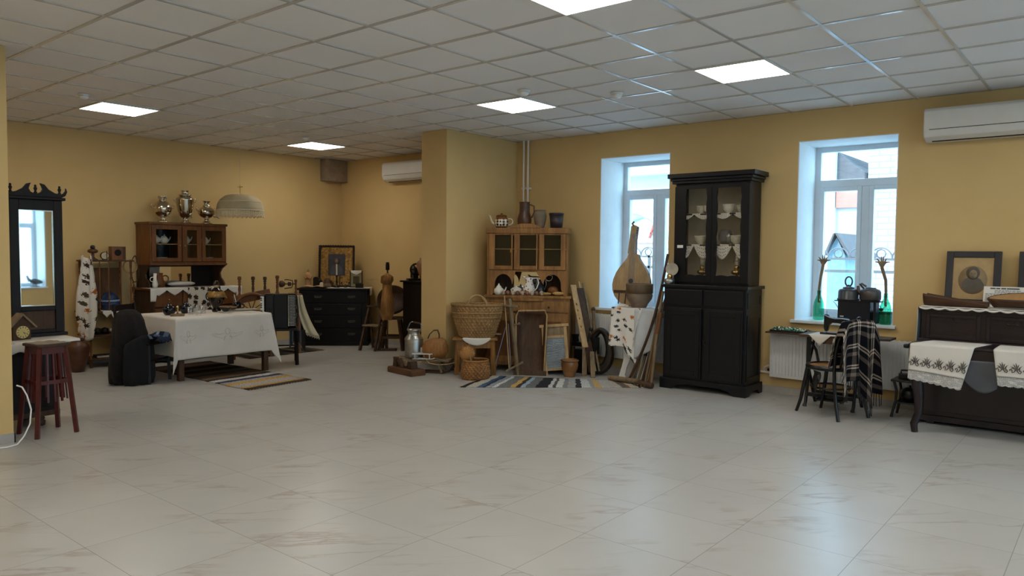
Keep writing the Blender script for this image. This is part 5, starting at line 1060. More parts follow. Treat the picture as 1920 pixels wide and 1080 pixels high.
plank('pole', 'thin pale pole leaning against the right side of the honey sideboard', 'pole', (-4.98,7.72,.06), (-5.40,7.95,1.14), .025, .025, M['pale']); plank('pole', 'second thin pole right beside the pale pole at the honey sideboard', 'pole', (-4.95,7.76,.06), (-5.36,7.99,1.12), .022, .022, M['grey'])
plank('crutch_stick', 'upright grey stick with a round head before the radiator under the left window', 'stick', (-5.05,7.86,.02), (-5.16,7.93,.80), .035, .035, M['grey'], lambda r, v: MB().ball(v, (.028,.028,.03), 10).obj('head', M['umber'], r))
plank('ski', 'worn pale plank end standing on the floor left of the horse collar', 'plank', (-5.10,7.66,0), (-5.14,7.72,.36), .06, .015, M['grey']); plank('ski', 'worn pale plank end standing right at the foot of the horse collar', 'plank', (-4.935,7.60,0), (-5.02,7.70,.30), .055, .015, M['grey'])
r = T('iron_press', 'black cast-iron hand press with an upright horn between the clay pot and the collar', 'press', (-5.20, 7.84, 0)); MB().bx(-.14,.10,-.07,.07,0,.30).obj('block', M['iron'], r, bevel=.01); MB().bx(-.19,.13,-.04,.05,.33,.385).obj('beam', M['iron'], r, bevel=.01); MB().prism([(-.19,.385),(-.13,.385),(-.14,.43),(-.13,.48),(-.20,.48),(-.19,.43)],-.03,.04,'y').obj('horn', M['iron'], r, bevel=.006); MB().cyl((0,0,.30),(0,0,.34),.03,12).obj('screw', M['iron'], r); MB().bx(.09,.17,-.06,.05,.25,.46).obj('jaw', M['iron'], r, bevel=.01)  # black block below the beam stands in for the shadow under the press
r = T('horse_collar', 'black leather horse collar standing on the floor before the left radiator', 'horse collar', (-5.0, 7.83, 0), 8); pts = []
for k in range(40):
    a = 2*PI*k/40; pts.append((.135*math.cos(a)*(1-.18*math.sin(a)), .03*math.sin(a)+.02, .31+.235*math.sin(a)))
MB().tube(pts, [.040+.012*(1-math.sin(2*PI*k/40)) for k in range(40)], 12, True).obj('padding', M['leather'], r); MB().tube([(p[0]*1.25, p[1]-.045, .31+(p[2]-.31)*1.08) for p in pts[:20]+pts[20:]], .014, 8, True).obj('hames', M['umber'], r); MB().tube([(-.10,-.06,.52),(-.13,-.075,.40),(-.12,-.08,.2),(-.08,-.08,.06)],.012,6).obj('strap', M['leather'], r); MB().ball((-.1,-.03,.56),.025,8).obj('knob', M['iron'], r)
# ---------------- table by the left window
TW = (-4.44, 7.83)
r = T('small_table', 'small white table with shaped legs under the flowered shawl at the left window', 'table', (TW[0], TW[1], 0), 4)
MB().bx(-.27,.27,-.15,.15,.83,.858).obj('tabletop', M['white'], r, bevel=.004); leg = [(-.02,0),(.04,0),(.055,.03),(.035,.06),(.06,.16),(.10,.25),(.10,.83),(.03,.83),(.02,.28),(-.005,.17),(-.03,.09),(-.045,.04)]
for x in (-.17,.06):
    for y in (-.10,.08): MB().prism([(p+x,q) for p,q in leg],y,y+.025,'y').obj('leg', M['white'], r, bevel=.003)
def sheet(u, v):
    x = .0+.27*u; return (x, .1-.26*v/.25, .862) if v < .25 else (x, -.164-.012*math.sin(u*9)-.01*v, .862-.60*(v-.25)/.75*(1-.25*u))
one(MB().grid(sheet, 20, 24), 'white_sheet', plain('greyish_sheet',(190,192,194),.85,var=.04), 'plain greyish white sheet hanging over the right half of the small window table', 'cloth', (TW[0], TW[1], 0), 4, solid=.003)
FL3 = floral('window_shawl',(222,216,206),(4.6,9),((40,40,46),(70,56,46),(176,110,40),(48,52,50)),.68,.33)
def shw(u, v):
    x = -.285+.40*u
    if v < .22: return (x, .12-.29*v/.22, .866+.002*math.sin(u*9))
    t = (v-.22)/.78; drop = .46+.20*max(0, 1-abs(u-.72)/.30)-.30*max(0, u-.86)/.14; x2 = x-.05*t*(1-u)*1.2+(.04*t if u < .8 else -.06*t); return (x2, -.172-.016*math.sin(u*13+1)*t-.02*t, .866-drop*t)
one(MB().grid(shw, 40, 40), 'flowered_shawl', FL3, 'white shawl with dark and orange flowers hanging from the small table at the left window', 'shawl', (TW[0], TW[1], 0), 4, solid=.003)
r = T('bandura', 'pear-shaped wooden string instrument with a long neck standing before the left window', 'string instrument', (-4.615, 7.885, .872), 3)
half = [(.0,0),(.07,.01),(.14,.05),(.20,.11),(.235,.18),(.245,.25),(.235,.32),(.205,.40),(.16,.47),(.11,.53),(.07,.58),(.05,.63)]
lf = [(-p-.02 if i else 0, q) for i, (p, q) in enumerate(half)]; poly = [(p, q) for p, q in half]+[(.01,.64),(.0,.80),(.01,.97),(-.03,.99),(-.065,.97),(-.075,.80),(-.085,.64)]+[(-p*.98-.02, q) for p, q in half[::-1][:-1]]
BQ = rx(-8); SB = wood('spruce_board',(146,120,84),(190,162,122),.55,1.6)
MB().prism(poly, 0, .014, 'y', BQ).obj('soundboard', SB, r, bevel=.002); MB().prism([(p*.97-.0, q) for p, q in poly], .014, .075, 'y', BQ).obj('back', M['brown'], r, bevel=.006)
MB().cyl((-.01,-.003,.30),(-.01,.001,.30),.03,22).add([],[]).obj('sound_hole', plain('dark_hole',(24,18,14),.9), r).matrix_basis = BQ; MB().bx(-.225,.225,-.012,.0,.155,.185,BQ).obj('bridge', M['umber'], r, bevel=.002)
m = MB()
for k in range(9): m.cyl((-.05+.012*k,-.006,.19),(-.045+.008*k,-.006,.88),.0012,4)
m2_ = m.obj('strings', M['steel'], r); m2_.matrix_basis = BQ; m = MB()
for k in range(4): m.bx(-.16+.09*k,-.145+.09*k,-.004,.0,.02,.15,BQ)
m.obj('tail_strips', M['umber'], r); MB().tube([(-.03,.0,.97),(-.045,-.01,1.0),(-.02,-.02,1.02)],.012,8,m=BQ).obj('scroll', M['grey'], r); m = MB()
for k in range(4): m.cyl((-.075,.02,.86+.03*k),(.02,.02,.86+.03*k),.005,6)
m.obj('peg', M['umber'], r).matrix_basis = BQ
r = T('wooden_tub', 'brown wooden tub with a wide upper rim on the small table before the string instrument', 'tub', (-4.42, 7.775, .87)); MB().lathe([(0,0),(.085,0),(.10,.04),(.145,.10),(.155,.14),(.15,.165)],n=30).obj('lower_body', M['grayclay'], r); MB().lathe([(.15,.165),(.158,.17),(.16,.27),(.15,.275),(.14,.17)],n=30).obj('upper_band', wood('tub_band',(76,60,42),(104,86,62),.6), r); MB().torus((0,0,.272),.155,.007,n=30,k=6).obj('rim', M['grayclay'], r)
one(MB().ball((0,0,.02),(.05,.03,.02),10).ball((.05,.01,.015),(.03,.02,.015),8).ball((-.03,-.02,.012),(.03,.015,.012),8), 'crumpled_napkin', M['linen'], 'small crumpled pale cloth at the foot of the string instrument', 'cloth', (-4.60, 7.70, .87))
# ---------------- poles beside the black cabinet
def mk(name, lab, a, b, rr, mat, head=None, bend=None):
    r = T(name, lab, 'tool', a); v = Vector(b)-Vector(a); pts = [v*t+(Vector(bend)*math.sin(PI*t) if bend else Vector()) for t in [k/12 for k in range(13)]]; MB().tube(pts, rr, 10).obj('handle', mat, r)
    if head: head(r, v)
    return r
mk('scythe_handle', 'long curved dark pole leaning highest at the left side of the black cabinet', (-4.44,7.58,.01), (-4.02,7.70,1.50), .016, M['umber'], None, (.06,0,-.05))
mk('pole', 'straight brown pole leaning at the left edge of the black cabinet', (-4.28,7.62,.01), (-4.05,7.80,1.12), .019, M['umber']); mk('pole', 'pale straight pole leaning before the black cabinet edge', (-4.20,7.55,.01), (-4.05,7.66,1.08), .017, M['grey']); mk('pole', 'thick brown pole standing nearest the black cabinet', (-4.13,7.52,.01), (-4.05,7.60,.84), .021, M['brown']); mk('pole', 'short grey pole at the front left corner of the black cabinet', (-4.09,7.49,.01), (-4.055,7.53,.60), .017, M['grey'])
mk('broom_stick', 'short pale stick leaning behind the tool bundle near the white table leg', (-4.44,7.66,.0), (-4.38,7.74,.28), .014, M['grey']); mk('shovel_handle', 'grey handle with an iron ferrule leaning behind the tool bundle', (-4.36,7.66,.0), (-4.30,7.74,.34), .017, M['grey'], lambda r, v: MB().cyl(v*.92, v*1.06, .021, 12).obj('ferrule', M['iron'], r))
def fork(r, v):
    m = MB()
    for k in range(4): m.tube([(0,0,.0),(-.02+.0*k,-.03,.02),(-.06+.035*k,-.12,.012),(-.08+.045*k,-.2,.012)],.007,6)
    m.obj('tines', M['grey'], r)
mk('hay_fork', 'wooden hay fork with its tines on the floor at the foot of the tool bundle', (-4.17,7.58,.015), (-4.07,7.72,.95), .016, M['grey'], fork)
mk('log', 'round wooden bar lying on the rug at the foot of the tools', (-4.66,7.52,.045), (-4.24,7.50,.045), .030, M['grey']); mk('log', 'short thick wooden block lying at the corner of the black cabinet', (-4.22,7.42,.045), (-4.03,7.42,.035), .032, M['umber'])
# rag rug on the right
RG3 = stripes('rag_rug_light', [(0,(30,28,30)),(.025,(196,188,172)),(.085,(58,92,122)),(.115,(40,44,58)),(.135,(150,156,160)),(.17,(212,212,210)),(.195,(116,116,112)),(.26,(206,164,92)),(.29,(60,50,44)),(.32,(158,178,192)),(.345,(110,112,110)),(.40,(34,34,42)),(.465,(206,204,200)),(.49,(84,80,76)),(.51,(210,206,200)),(.55,(140,140,138)),(.575,(170,168,162)),(.62,(46,46,52)),(.65,(204,204,202)),(.70,(160,158,156)),(.73,(206,170,104)),(.765,(188,184,178)),(.83,(196,186,172)),(.87,(104,100,92)),(.905,(150,96,50)),(.92,(204,192,176)),(.965,(60,54,50)),(.98,(200,190,176))])
rug(RG3, 'light striped rag rug lying before the honey sideboard and the horse collar', (-5.67,6.05,0), (-4.12,7.42,0), (-4.46,7.66,0), (-5.95,6.86,0), nu=90, nv=12)
# ================================================================ black cabinet
KO = (-3.535, 7.61)
def K3(x, y, z): return (KO[0]+x, KO[1]+y, z)
BL = M['black']; LG = plain('greyish_lining', (190,182,170), .8, var=.05)
r = T('china_cabinet', 'tall black painted cabinet with two glazed doors above two solid doors between the windows', 'cabinet', (KO[0], KO[1], 0))
MB().bx(-.475,.475,.0,.43,.10,1.13).obj('lower_case', BL, r, bevel=.004); MB().bx(-.50,.50,-.03,.45,1.13,1.165).obj('counter', BL, r, bevel=.006)
ft = [(-.50,0),(-.36,0),(-.30,.045),(-.20,.065),(.20,.065),(.30,.045),(.36,0),(.50,0),(.50,.12),(-.50,.12)]
MB().prism(ft,-.03,-.005,'y').obj('plinth_front', BL, r, bevel=.004); MB().prism([(-.005,0),(.08,0),(.13,.05),(.31,.05),(.36,0),(.44,0),(.44,.12),(-.005,.12)],.478,.50,'x').obj('plinth_side', BL, r, bevel=.004); MB().prism([(-.005,0),(.08,0),(.13,.05),(.31,.05),(.36,0),(.44,0),(.44,.12),(-.005,.12)],-.50,-.478,'x').obj('plinth_side', BL, r, bevel=.004)
for x0, x1, kn in ((-.45,-.012,1),(.012,.45,0)):
    d = MB().bx(x0,x1,-.022,0,.14,.91).obj('door', BL, r, bevel=.004); m = MB().bx(x0+.02,x0+.075,-.03,-.021,.16,.89).bx(x1-.075,x1-.02,-.03,-.021,.16,.89).bx(x0+.075,x1-.075,-.03,-.021,.16,.22).bx(x0+.075,x1-.075,-.03,-.021,.83,.89); m.obj('frame', BL, d, bevel=.003)
    if not kn: MB().cyl((x0+.02,-.05,.55),(x0+.02,-.022,.55),.013,12).obj('knob', M['iron'], d); 
    else: MB().cyl((x1-.01,-.03,.50),(x1-.01,-.03,.90),.006,8).obj('latch_rod', M['iron'], d)
    MB().bx(x0,x1,-.02,0,.94,1.11).obj('drawer', BL, r, bevel=.005)
for z0, z1 in ((.16,.86),(.93,1.10)): MB().bx(.475,.482,.03,.07,z0,z1).bx(.475,.482,.37,.41,z0,z1).bx(.475,.482,.07,.37,z0,z0+.04).bx(.475,.482,.07,.37,z1-.04,z1).obj('side_frame', BL, r, bevel=.002)
y0, y1, xl, xr = .13, .43, -.42, .44
m = MB().bx(xl,xl+.02,y0,y1,1.165,2.28).bx(xr-.02,xr,y0,y1,1.165,2.28).bx(xl+.02,xr-.02,y0,y1,1.165,1.19).bx(xl+.02,xr-.02,y0,y1,2.25,2.28).obj('upper_case', BL, r, bevel=.003)
MB().bx(xl+.02,xr-.02,y1-.02,y1,1.19,2.25).obj('back_lining', LG, r)
MB().bx(xl-.03,xr+.03,y0-.04,y1+.01,2.28,2.31).bx(xl-.045,xr+.045,y0-.055,y1+.012,2.31,2.34).bx(xl-.07,xr+.075,y0-.08,y1+.014,2.34,2.39).obj('cornice', BL, r, bevel=.006)
for z in (1.60,1.94): MB().bx(xl+.02,xr-.02,y0+.02,y1-.02,z-.008,z+.008).obj('shelf', BL, r)
for (a, b, g0, g1) in ((xl,.02,-.285,-.04),(.024,xr,.075,.35)):
    m = MB(); z0, z1 = 1.265, 2.22; n = 40
    def wv(x, s): return [(x+s*.010*abs(math.sin(PI*3.0*k/n*1.5)), z0+(z1-z0)*k/n) for k in range(n+1)]
    m.prism([(a,1.19),(a,2.25)]+[(g0,2.25)]+wv(g0-.004,1)[::-1]+[(g0,1.19)], y0-.02, y0, 'y'); m.prism([(b,1.19)]+[(g1,1.19)]+wv(g1+.004,-1)+[(g1,2.25),(b,2.25)], y0-.02, y0, 'y')
    m.prism([(g0,1.19),(g1,1.19),(g1,1.26)]+[(g1+(g0-g1)*k/16, 1.265+.010*abs(math.sin(PI*2*k/16))) for k in range(17)]+[(g0,1.26)], y0-.02, y0, 'y').bx(g0,g1,y0-.02,y0,2.22,2.25)
    d = m.obj('glazed_door', BL, r); MB().bx(g0,g1,y0-.012,y0-.008,1.265,2.22).obj('glass_pane', M['glass'], d)
ED = NT('eyelet_lace'); q_ = ED.n('ShaderNodeTexVoronoi', voronoi_dimensions='2D'); q_.inputs['Scale'].default_value = 1; q_.inputs['Randomness'].default_value = .3; ED.l(ED.coord('UV',(40,6,1)), q_.inputs['Vector']); ED.base(ED.ramp(q_.outputs['Distance'], [(.16, lin((60,58,60))), (.24, lin((214,208,202)))])); ED.set(.9)
for z, dp, lab in ((1.948,.055,'white scalloped lace edging on the upper shelf of the black cabinet'),(1.608,.15,'white scalloped lace edging hanging from the lower shelf of the black cabinet')):
    def ed(u, v, z=z, dp=dp):
        x = xl+.03+.80*u
        if v < .3: return (x, .40-.245*v/.3, z+.002)
        t = (v-.3)/.7; return (x, .150-.004*math.sin(u*30), z+.002-(.012+dp*abs(math.sin(PI*3.6*u+.5)))*t)
    one(MB().grid(ed, 80, 10), 'shelf_lace', ED.m, lab, 'lace', (KO[0], KO[1], 0), 0, solid=.002)
CG = plain('greenish_china',(188,184,170),.2)
def cup(lab, x, z, s=1, mat=None, y=.25):
    r = T('bowl', lab, 'bowl', K3(x, y, z), 0, None); MB().lathe([(0,0),(.03*s,0),(.032*s,.01*s),(.055*s,.03*s),(.062*s,.085*s),(.058*s,.085*s),(.048*s,.03*s),(0,.014*s)],n=24).obj('bowl', mat or CG, r); MB().torus((0,0,.085*s),.060*s,.003*s,n=24,k=6).obj('rim', M['porcelain'], r)
cup('left white bowl on the top shelf behind the left door of the black cabinet', -.16, 1.951); cup('speckled bowl on the top shelf behind the left door of the black cabinet', -.07, 1.951, 1, SPK.m); cup('white bowl on the top shelf behind the right glass door', .15, 1.951, 1.1, M['porcelain']); cup('second bowl on the top shelf, at the right edge of the right door', .30, 1.951, .95)
cup('pale bowl on the middle shelf of the black cabinet behind the left door', -.17, 1.611, 1.1); cup('low pale bowl on the middle shelf at the right edge of the right door', .25, 1.611, 1.1)
for x, lab in ((-.07, 'glass jar on the middle shelf behind the left door of the black cabinet'), (.165, 'small glass jar on the middle shelf behind the right door of the black cabinet')): lathe_thing('glass_jar', lab, 'jar', K3(x, .24, 1.611), [(0,0),(.035,0),(.04,.02),(.04,.09),(.03,.105),(.032,.12),(.028,.12),(.034,.09),(.034,.01),(0,.01)], CRY, n=20)
lathe_thing('vase', 'round grey vase on the middle shelf at the left of the right door', 'vase', K3(.10, .30, 1.611), [(0,0),(.04,0),(.075,.05),(.08,.10),(.06,.15),(.045,.165),(0,.16)], plain('grey_vase',(110,112,116),.4), n=24)
oil_lamp('brass kerosene lamp with glass chimney behind the left door of the black cabinet', K3(-.15, .27, 1.192), .95, True, True, None, 'brass'); oil_lamp('brass kerosene lamp with glass chimney behind the right door of the black cabinet', K3(.26, .25, 1.192), 1.0, True, True, None, 'brass', 30)
one(MB().bx(-.035,.035,-.0015,.0015,-.016,.016), 'label_tag', M['paper'], 'small white paper tag stuck on the left glazed door of the black cabinet', 'tag', K3(-.345, .106, 1.585))
r = T('wall_lamp', 'small oil lamp with a round tin reflector on the ledge of the black cabinet', 'lamp', K3(-.425, .02, 1.166), 15)
MB().lathe([(0,0),(.05,0),(.062,.03),(.055,.055),(.03,.065),(0,.066)],n=24).obj('oil_font', M['alu'], r); MB().lathe([(.026,.065),(.03,.08),(.028,.10),(.02,.11),(0,.112)],n=16).obj('burner', M['brass'], r); MB().lathe([(0,.0),(.036,.004),(.068,.018),(.071,.018),(.037,0),(0,-.004)],n=30,m=tr(.02,.045,.165)@rx(90)).obj('reflector', plain('tin_reflector', (176,166,148), .45, .1), r); MB().tube([(.02,.045,.245),(.03,.045,.27),(.02,.045,.295),(.012,.045,.27)],.004,6).obj('hook', M['alu'], r); MB().bar((.02,.05,.05),(.02,.05,.2),.02,.004).obj('bracket', M['alu'], r)
# ================================================================ sewing table, chair, things on the right sill
SO = (-2.19, 7.57)
r = T('sewing_table', 'treadle sewing table with a wooden top and black iron legs before the right radiator', 'table', (SO[0], SO[1], 0), 0)
MB().bx(-.31,.33,0,.38,.695,.72).obj('tabletop', wood('table_top_wood',(58,42,30),(92,68,46),.4,axis='x'), r, bevel=.004); MB().prism([(.33,.02),(.50,.10),(.50,.34),(.33,.36)],.70,.72,'z').obj('flap', M['umber'], r, bevel=.003)
MB().bx(-.12,.22,.0,.02,.64,.695).obj('apron', M['umber'], r); IR = M['iron']
for x in (-.245,.205):
    m = MB(); m.bx(x-.012,x+.012,.08,.15,.30,.695).tube([(x,.03,.0),(x,.06,.05),(x,.10,.2),(x,.11,.32)],.016,8).tube([(x,.36,.0),(x,.32,.05),(x,.22,.22),(x,.14,.34)],.016,8).tube([(x,.30,.69),(x,.22,.55),(x,.14,.42)],.012,8).tube([(x,.04,.0),(x,.02,.012)],.02,8).obj('leg', IR, r)
MB().tube([(-.22,.10,.64),(-.17,.10,.56),(-.145,.10,.45),(-.10,.10,.42)],.014,8).tube([(.18,.10,.64),(.13,.10,.56),(.10,.10,.45),(.05,.10,.42)],.014,8).obj('scroll_brace', IR, r)
MB().bx(-.24,.20,.06,.10,.10,.135).bx(-.24,.20,.26,.29,.10,.135).obj('cross_bar', IR, r); m = MB()
for k in range(7): m.bx(-.13,.10,.02+.035*k,.036+.035*k,.075,.092)
m.bx(-.14,-.125,.01,.26,.07,.095).bx(.095,.11,.01,.26,.07,.095).obj('treadle', IR, r)
def rnr(u, v):
    x = -.22+.36*u; return (x, .30-.31*v/.7, .7225) if v < .7 else (x, -.012, .7225-.105*(v-.7)/.3*max(0, 1-abs(u-.32)/.28)-.002)
one(MB().grid(rnr, 30, 14), 'doily', M['linen'], 'pale blue-white cloth with a pointed end hanging over the front of the sewing table', 'cloth', (SO[0], SO[1], 0), 0, solid=.002)
r = T('sewing_machine', 'black sewing machine with a bright curved rim line on the table under the right window', 'sewing machine', (SO[0]+.02, SO[1]+.16, .722), 0); SMB = plain('black_enamel',(12,14,20),.18,.0,var=.2)
MB().bx(-.16,.22,-.06,.06,0,.02).obj('bed', SMB, r, bevel=.004)
MB().prism([(-.125,.03),(-.10,.03),(-.085,.09),(-.06,.115),(.0,.115),(.06,.105),(.095,.075),(.105,.02),(.165,.02),(.165,.10),(.15,.135),(.10,.165),(.04,.170),(-.04,.165),(-.09,.18),(-.12,.20),(-.135,.195),(-.135,.06)],-.03,.03,'y').obj('arm', SMB, r, bevel=.008)
MB().tube([(-.125,-.034,.188),(-.08,-.034,.168),(-.03,-.034,.158),(.04,-.034,.162),(.10,-.034,.155),(.14,-.034,.135)],.004,6).obj('trim_line', M['steel'], r); MB().cyl((-.115,0,.0),(-.115,0,.04),.005,8).cyl((-.115,0,.195),(-.115,0,.235),.004,6).obj('needle_bar', M['steel'], r)
w_ = MB().torus((.185,0,.115),.065,.014,'x',30,8).obj('hand_wheel', SMB, r); MB().cyl((.165,0,.115),(.20,0,.115),.02,12).bar((.185,-.06,.115),(.185,.06,.115),.012,.012).bar((.185,0,.055),(.185,0,.175),.012,.012).obj('spokes', SMB, w_); MB().cyl((.06,-.03,.12),(.06,-.045,.12),.022,14).obj('cover_plate', M['steel'], r)
# tray with bits on the radiator shelf
r = T('shelf_board', 'thin brown board lying on top of the right radiator, left of the sewing machine', 'board', (-2.70, 7.96, .675)); MB().bx(-.245,.20,-.11,.14,0,.016).obj('board', M['umber'], r, bevel=.003)
r = T('bead_tray', 'shallow tray heaped with dark, white and green glass bits on the radiator board', 'tray', (-2.70, 7.95, .692)); MB().bx(-.20,.18,-.09,.09,0,.008).bx(-.20,.18,-.09,-.083,.008,.022).bx(-.20,.18,.083,.09,.008,.022).bx(-.20,-.193,-.083,.083,.008,.022).bx(.173,.18,-.083,.083,.008,.022).obj('tray', M['iron'], r)
rnd = random.Random(5); bits = [MB(), MB(), MB()]
for k in range(150): x = rnd.uniform(-.18,.16); bits[k % 3].ball((x, rnd.uniform(-.07,.07), .016+rnd.uniform(0,.03)*(1-abs(x+.1)*2)), (rnd.uniform(.008,.018), rnd.uniform(.008,.014), rnd.uniform(.006,.012)), 6)
for b, k in zip(bits, (M['inky'], M['porcelain'], plain('green_glass_bits',(40,140,110),.1))): b.obj('glass_bits', k, r)['kind'] = 'stuff'
# bentwood chair
r = T('bentwood_chair', 'black bentwood chair with a worn cane seat before the sewing table', 'chair', (-2.125, 7.365, 0), 245.7); BW = plain('black_bentwood',(14,13,14),.3,var=.2)
MB().torus((0,0,.455),.205,.022,n=40,k=10).obj('seat_ring', BW, r); MB().lathe([(0,.452),(.12,.455),(.19,.462),(.19,.466),(.12,.459),(0,.456)],n=36).obj('cane_seat', plain('worn_cane',(168,118,62),.6,var=.45,scale=14), r); MB().torus((0,0,.265),.175,.010,n=36,k=8).obj('ring_stretcher', BW, r)
for s in (-1, 1):
    MB().tube([(s*.13,-.155,.45),(s*.14,-.18,.3),(s*.15,-.215,.12),(s*.165,-.25,0)],[.020,.019,.016,.014],10).obj('leg', BW, r)
MB().tube([(-.20,.265,0),(-.19,.225,.15),(-.18,.195,.32),(-.175,.185,.46),(-.185,.205,.62),(-.19,.235,.73),(-.165,.265,.81),(-.09,.28,.855),(0,.285,.865),(.09,.28,.855),(.165,.265,.81),(.19,.235,.73),(.185,.205,.62),(.175,.185,.46),(.18,.195,.32),(.19,.225,.15),(.20,.265,0)],.016,10).obj('back_hoop', BW, r)
MB().tube([(-.10,.19,.47),(-.115,.215,.62),(-.095,.25,.76),(0,.265,.82),(.095,.25,.76),(.115,.215,.62),(.10,.19,.47)],.011,8).obj('inner_hoop', BW, r)
# plaid shawl on the chair back
PL = NT('plaid_wool'); sp = PL.n('ShaderNodeSeparateXYZ'); PL.l(PL.coord('UV',(1,1,1),(0,0,0)), sp.inputs[0])
def bands(o, n): return PL.ramp(PL.math('FRACT', PL.math('MULTIPLY', o, n)), [(0,(0,0,0,1)),(.40,(1,1,1,1)),(.47,(0,0,0,1)),(.53,(1,1,1,1)),(.60,(0,0,0,1)),(.80,(.45,.45,.45,1)),(.97,(0,0,0,1))], 'CONSTANT')
s1 = PL.math('ADD', PL.math('MULTIPLY', bands(sp.outputs[0], 2.6), .5), PL.math('MULTIPLY', bands(sp.outputs[1], 5.2), .5))
PL.base(PL.ramp(s1, [(0, lin((16,16,22))), (.35, lin((84,74,68))), (.55, lin((140,126,114))), (.95, lin((204,190,174)))])); PL.set(.95,0,.1); PL.bump(PL.noise(PL.coord('UV',(80,160,1)),1,2),.4,.004)
r = T('plaid_shawl', 'black and beige plaid woollen shawl with fringe draped over the bentwood chair back', 'shawl', (-2.125, 7.365, 0), 245.7)
def pld(u, v, off=0):
    x = (-.235+.47*u); arch = .04*(1-(2*u-1)**2)
    if v < .40:                                             # seat side
        t = v/.40; z = .50+.365*t+arch*t; y = .175+.06*t-.02*math.sin(u*15)*(1-t)
    elif v < .46: t = (v-.40)/.06; z = .88+arch-.004*math.cos(PI*t); y = .25+.075*t
    else:
        t = (v-.46)/.54; ln = .52+.24*max(0, 1-abs(u-.30)/.32); z = .87+arch-ln*t; y = .325+.03*math.sin(u*19+t*2)*t+.035*t; x = x*(1+.06*t)+.03*t
    dr = max(0, abs(2*u-1)-.72)/.28
    return (x, y+off, z-.10*dr*(1 if v > .3 else .3))
MB().grid(pld, 44, 60).obj('cloth', PL.m, r, solid=.006)
m = MB()
for k in range(34):
    u = (k+.5)/34; p = Vector(pld(u, 1)); m.tube([p, p+Vector((.004*math.sin(k*5), .006*math.sin(k*3), -.05)), p+Vector((.010*math.sin(k*5), .012*math.sin(k*3), -.10-.02*math.sin(k*7)))], .0035, 4)
for k in range(8):
    p = Vector(pld(1, .5+.06*k)); m.tube([p, p+Vector((.02,.004*math.sin(k),-.07))], .003, 4)
m.obj('fringe', plain('dark_fringe',(40,38,40),.95,var=.6,scale=60), r)
one(MB().grid(lambda u, v: (.205+.05*u-.01*math.sin(v*9), -.02+.12*u, .43-.22*v*(.7+.3*math.sin(u*7))), 10, 12), 'dark_scarf', M['leather'], 'black scarf end hanging from the far side of the bentwood chair seat', 'scarf', (-2.125, 7.365, 0), 245.7, solid=.006)
# things on the right window sill
def bottle(lab, loc, deg, tw):
    r = T('bottle', lab, 'bottle', loc, deg, 'green bottles on the window sill'); G = glass('green_bottle_glass', (.22,.70,.50,1), .06)
    MB().lathe([(0,0),(.05,0),(.056,.012),(.056,.14),(.05,.185),(.028,.24),(.019,.265),(.019,.30),(.022,.31),(.015,.31)],n=26).obj('glass', G, r)
    m = MB().tube([(0,0,.18),(0,0,.33),tw[0],tw[1]],[.012,.013,.014,.016],10); e = Vector(tw[1])
    for k in range(6): a = -1.0+.4*k; m.tube([e, e+Vector((.04*math.sin(a),.01,.05)), e+Vector((.075*math.sin(a)+.008*math.sin(k*4),.012*math.sin(k*3),.07+.04*math.cos(a*2)))],[.013,.010,.004],6)
    m.obj('dried_stalk', M['grey'], r)
bottle('green bottle with a dried stalk at the left end of the right window sill', (-2.525, 8.25, .818), 0, ((.015,0,.46),(.035,0,.58))); bottle('green bottle with a dried stalk at the right end of the right window sill', (-1.845, 8.13, .818), 0, ((-.005,0,.44),(-.045,0,.57)))
r = T('kerosene_stove', 'black tin stove box standing in the middle of the right window sill', 'stove', (-2.125, 8.20, .818)); TIN = plain('black_tin',(24,28,38),.4,.3,var=.15)
MB().bx(-.17,.14,-.08,.09,.01,.215).obj('box', TIN, r, bevel=.004); MB().bx(-.20,.225,-.10,.11,.215,.224).obj('top_plate', TIN, r); MB().bx(.165,.19,-.06,.07,0,.215).obj('side_leg', TIN, r); MB().bx(-.16,-.14,-.07,.08,0,.01).bx(.12,.14,-.07,.08,0,.01).bx(-.14,.12,-.01,.02,.0,.01).obj('foot', TIN, r); MB().bx(-.145,-.11,-.083,-.079,.055,.065).obj('slot', M['porcelain'], r)
KM = plain('dull_kettle',(70,72,74),.35,.5,var=.2)
r = T('kettle', 'dull metal kettle with an upright ring handle, left on the black stove', 'kettle', (-2.215, 8.20, 1.043)); MB().lathe([(0,0),(.105,0),(.11,.012),(.10,.02),(.098,.09),(.085,.11),(.05,.118)],n=30).obj('body', KM, r); MB().lathe([(.055,.115),(.056,.13),(.04,.135),(.015,.142),(.012,.155),(0,.16)],n=20).obj('lid', KM, r); MB().torus((0,0,.19),.034,.008,'y',24,8,sy=1.45).obj('handle', KM, r)
r = T('kettle', 'brownish kettle with a raised spout, right on the black stove', 'kettle', (-2.005, 8.20, 1.043)); BRK = plain('brownish_kettle',(84,76,72),.35,.4,var=.2); MB().lathe([(0,0),(.09,0),(.10,.02),(.10,.09),(.085,.115),(.055,.125),(.05,.135),(0,.138)],n=30).obj('body', BRK, r); MB().tube([(-.085,0,.06),(-.115,0,.10),(-.12,0,.15)],[.022,.018,.014],10).obj('spout', BRK, r); MB().tube([(-.06,0,.12),(-.10,-.02,.17),(-.08,-.02,.175),(-.035,-.02,.145)],.010,8).obj('handle', BRK, r)
r = T('small_cup', 'small dark cup on a pale box behind the right green bottle', 'cup', (-1.93, 8.33, .935)); MB().lathe([(0,0),(.014,0),(.026,.03),(.022,.03),(.012,.006),(0,.006)],n=18).obj('bowl', M['iron'], r)
r = T('pale_box', 'pale greenish box with a dark lid edge behind the right green bottle', 'box', (-1.93, 8.33, .818)); MB().bx(-.09,.10,-.05,.05,0,.09).obj('body', plain('pale_green_card',(160,196,190),.7), r); MB().bx(-.095,.105,-.055,.055,.09,.115).obj('lid', plain('green_grey_lid',(90,116,112),.6), r)
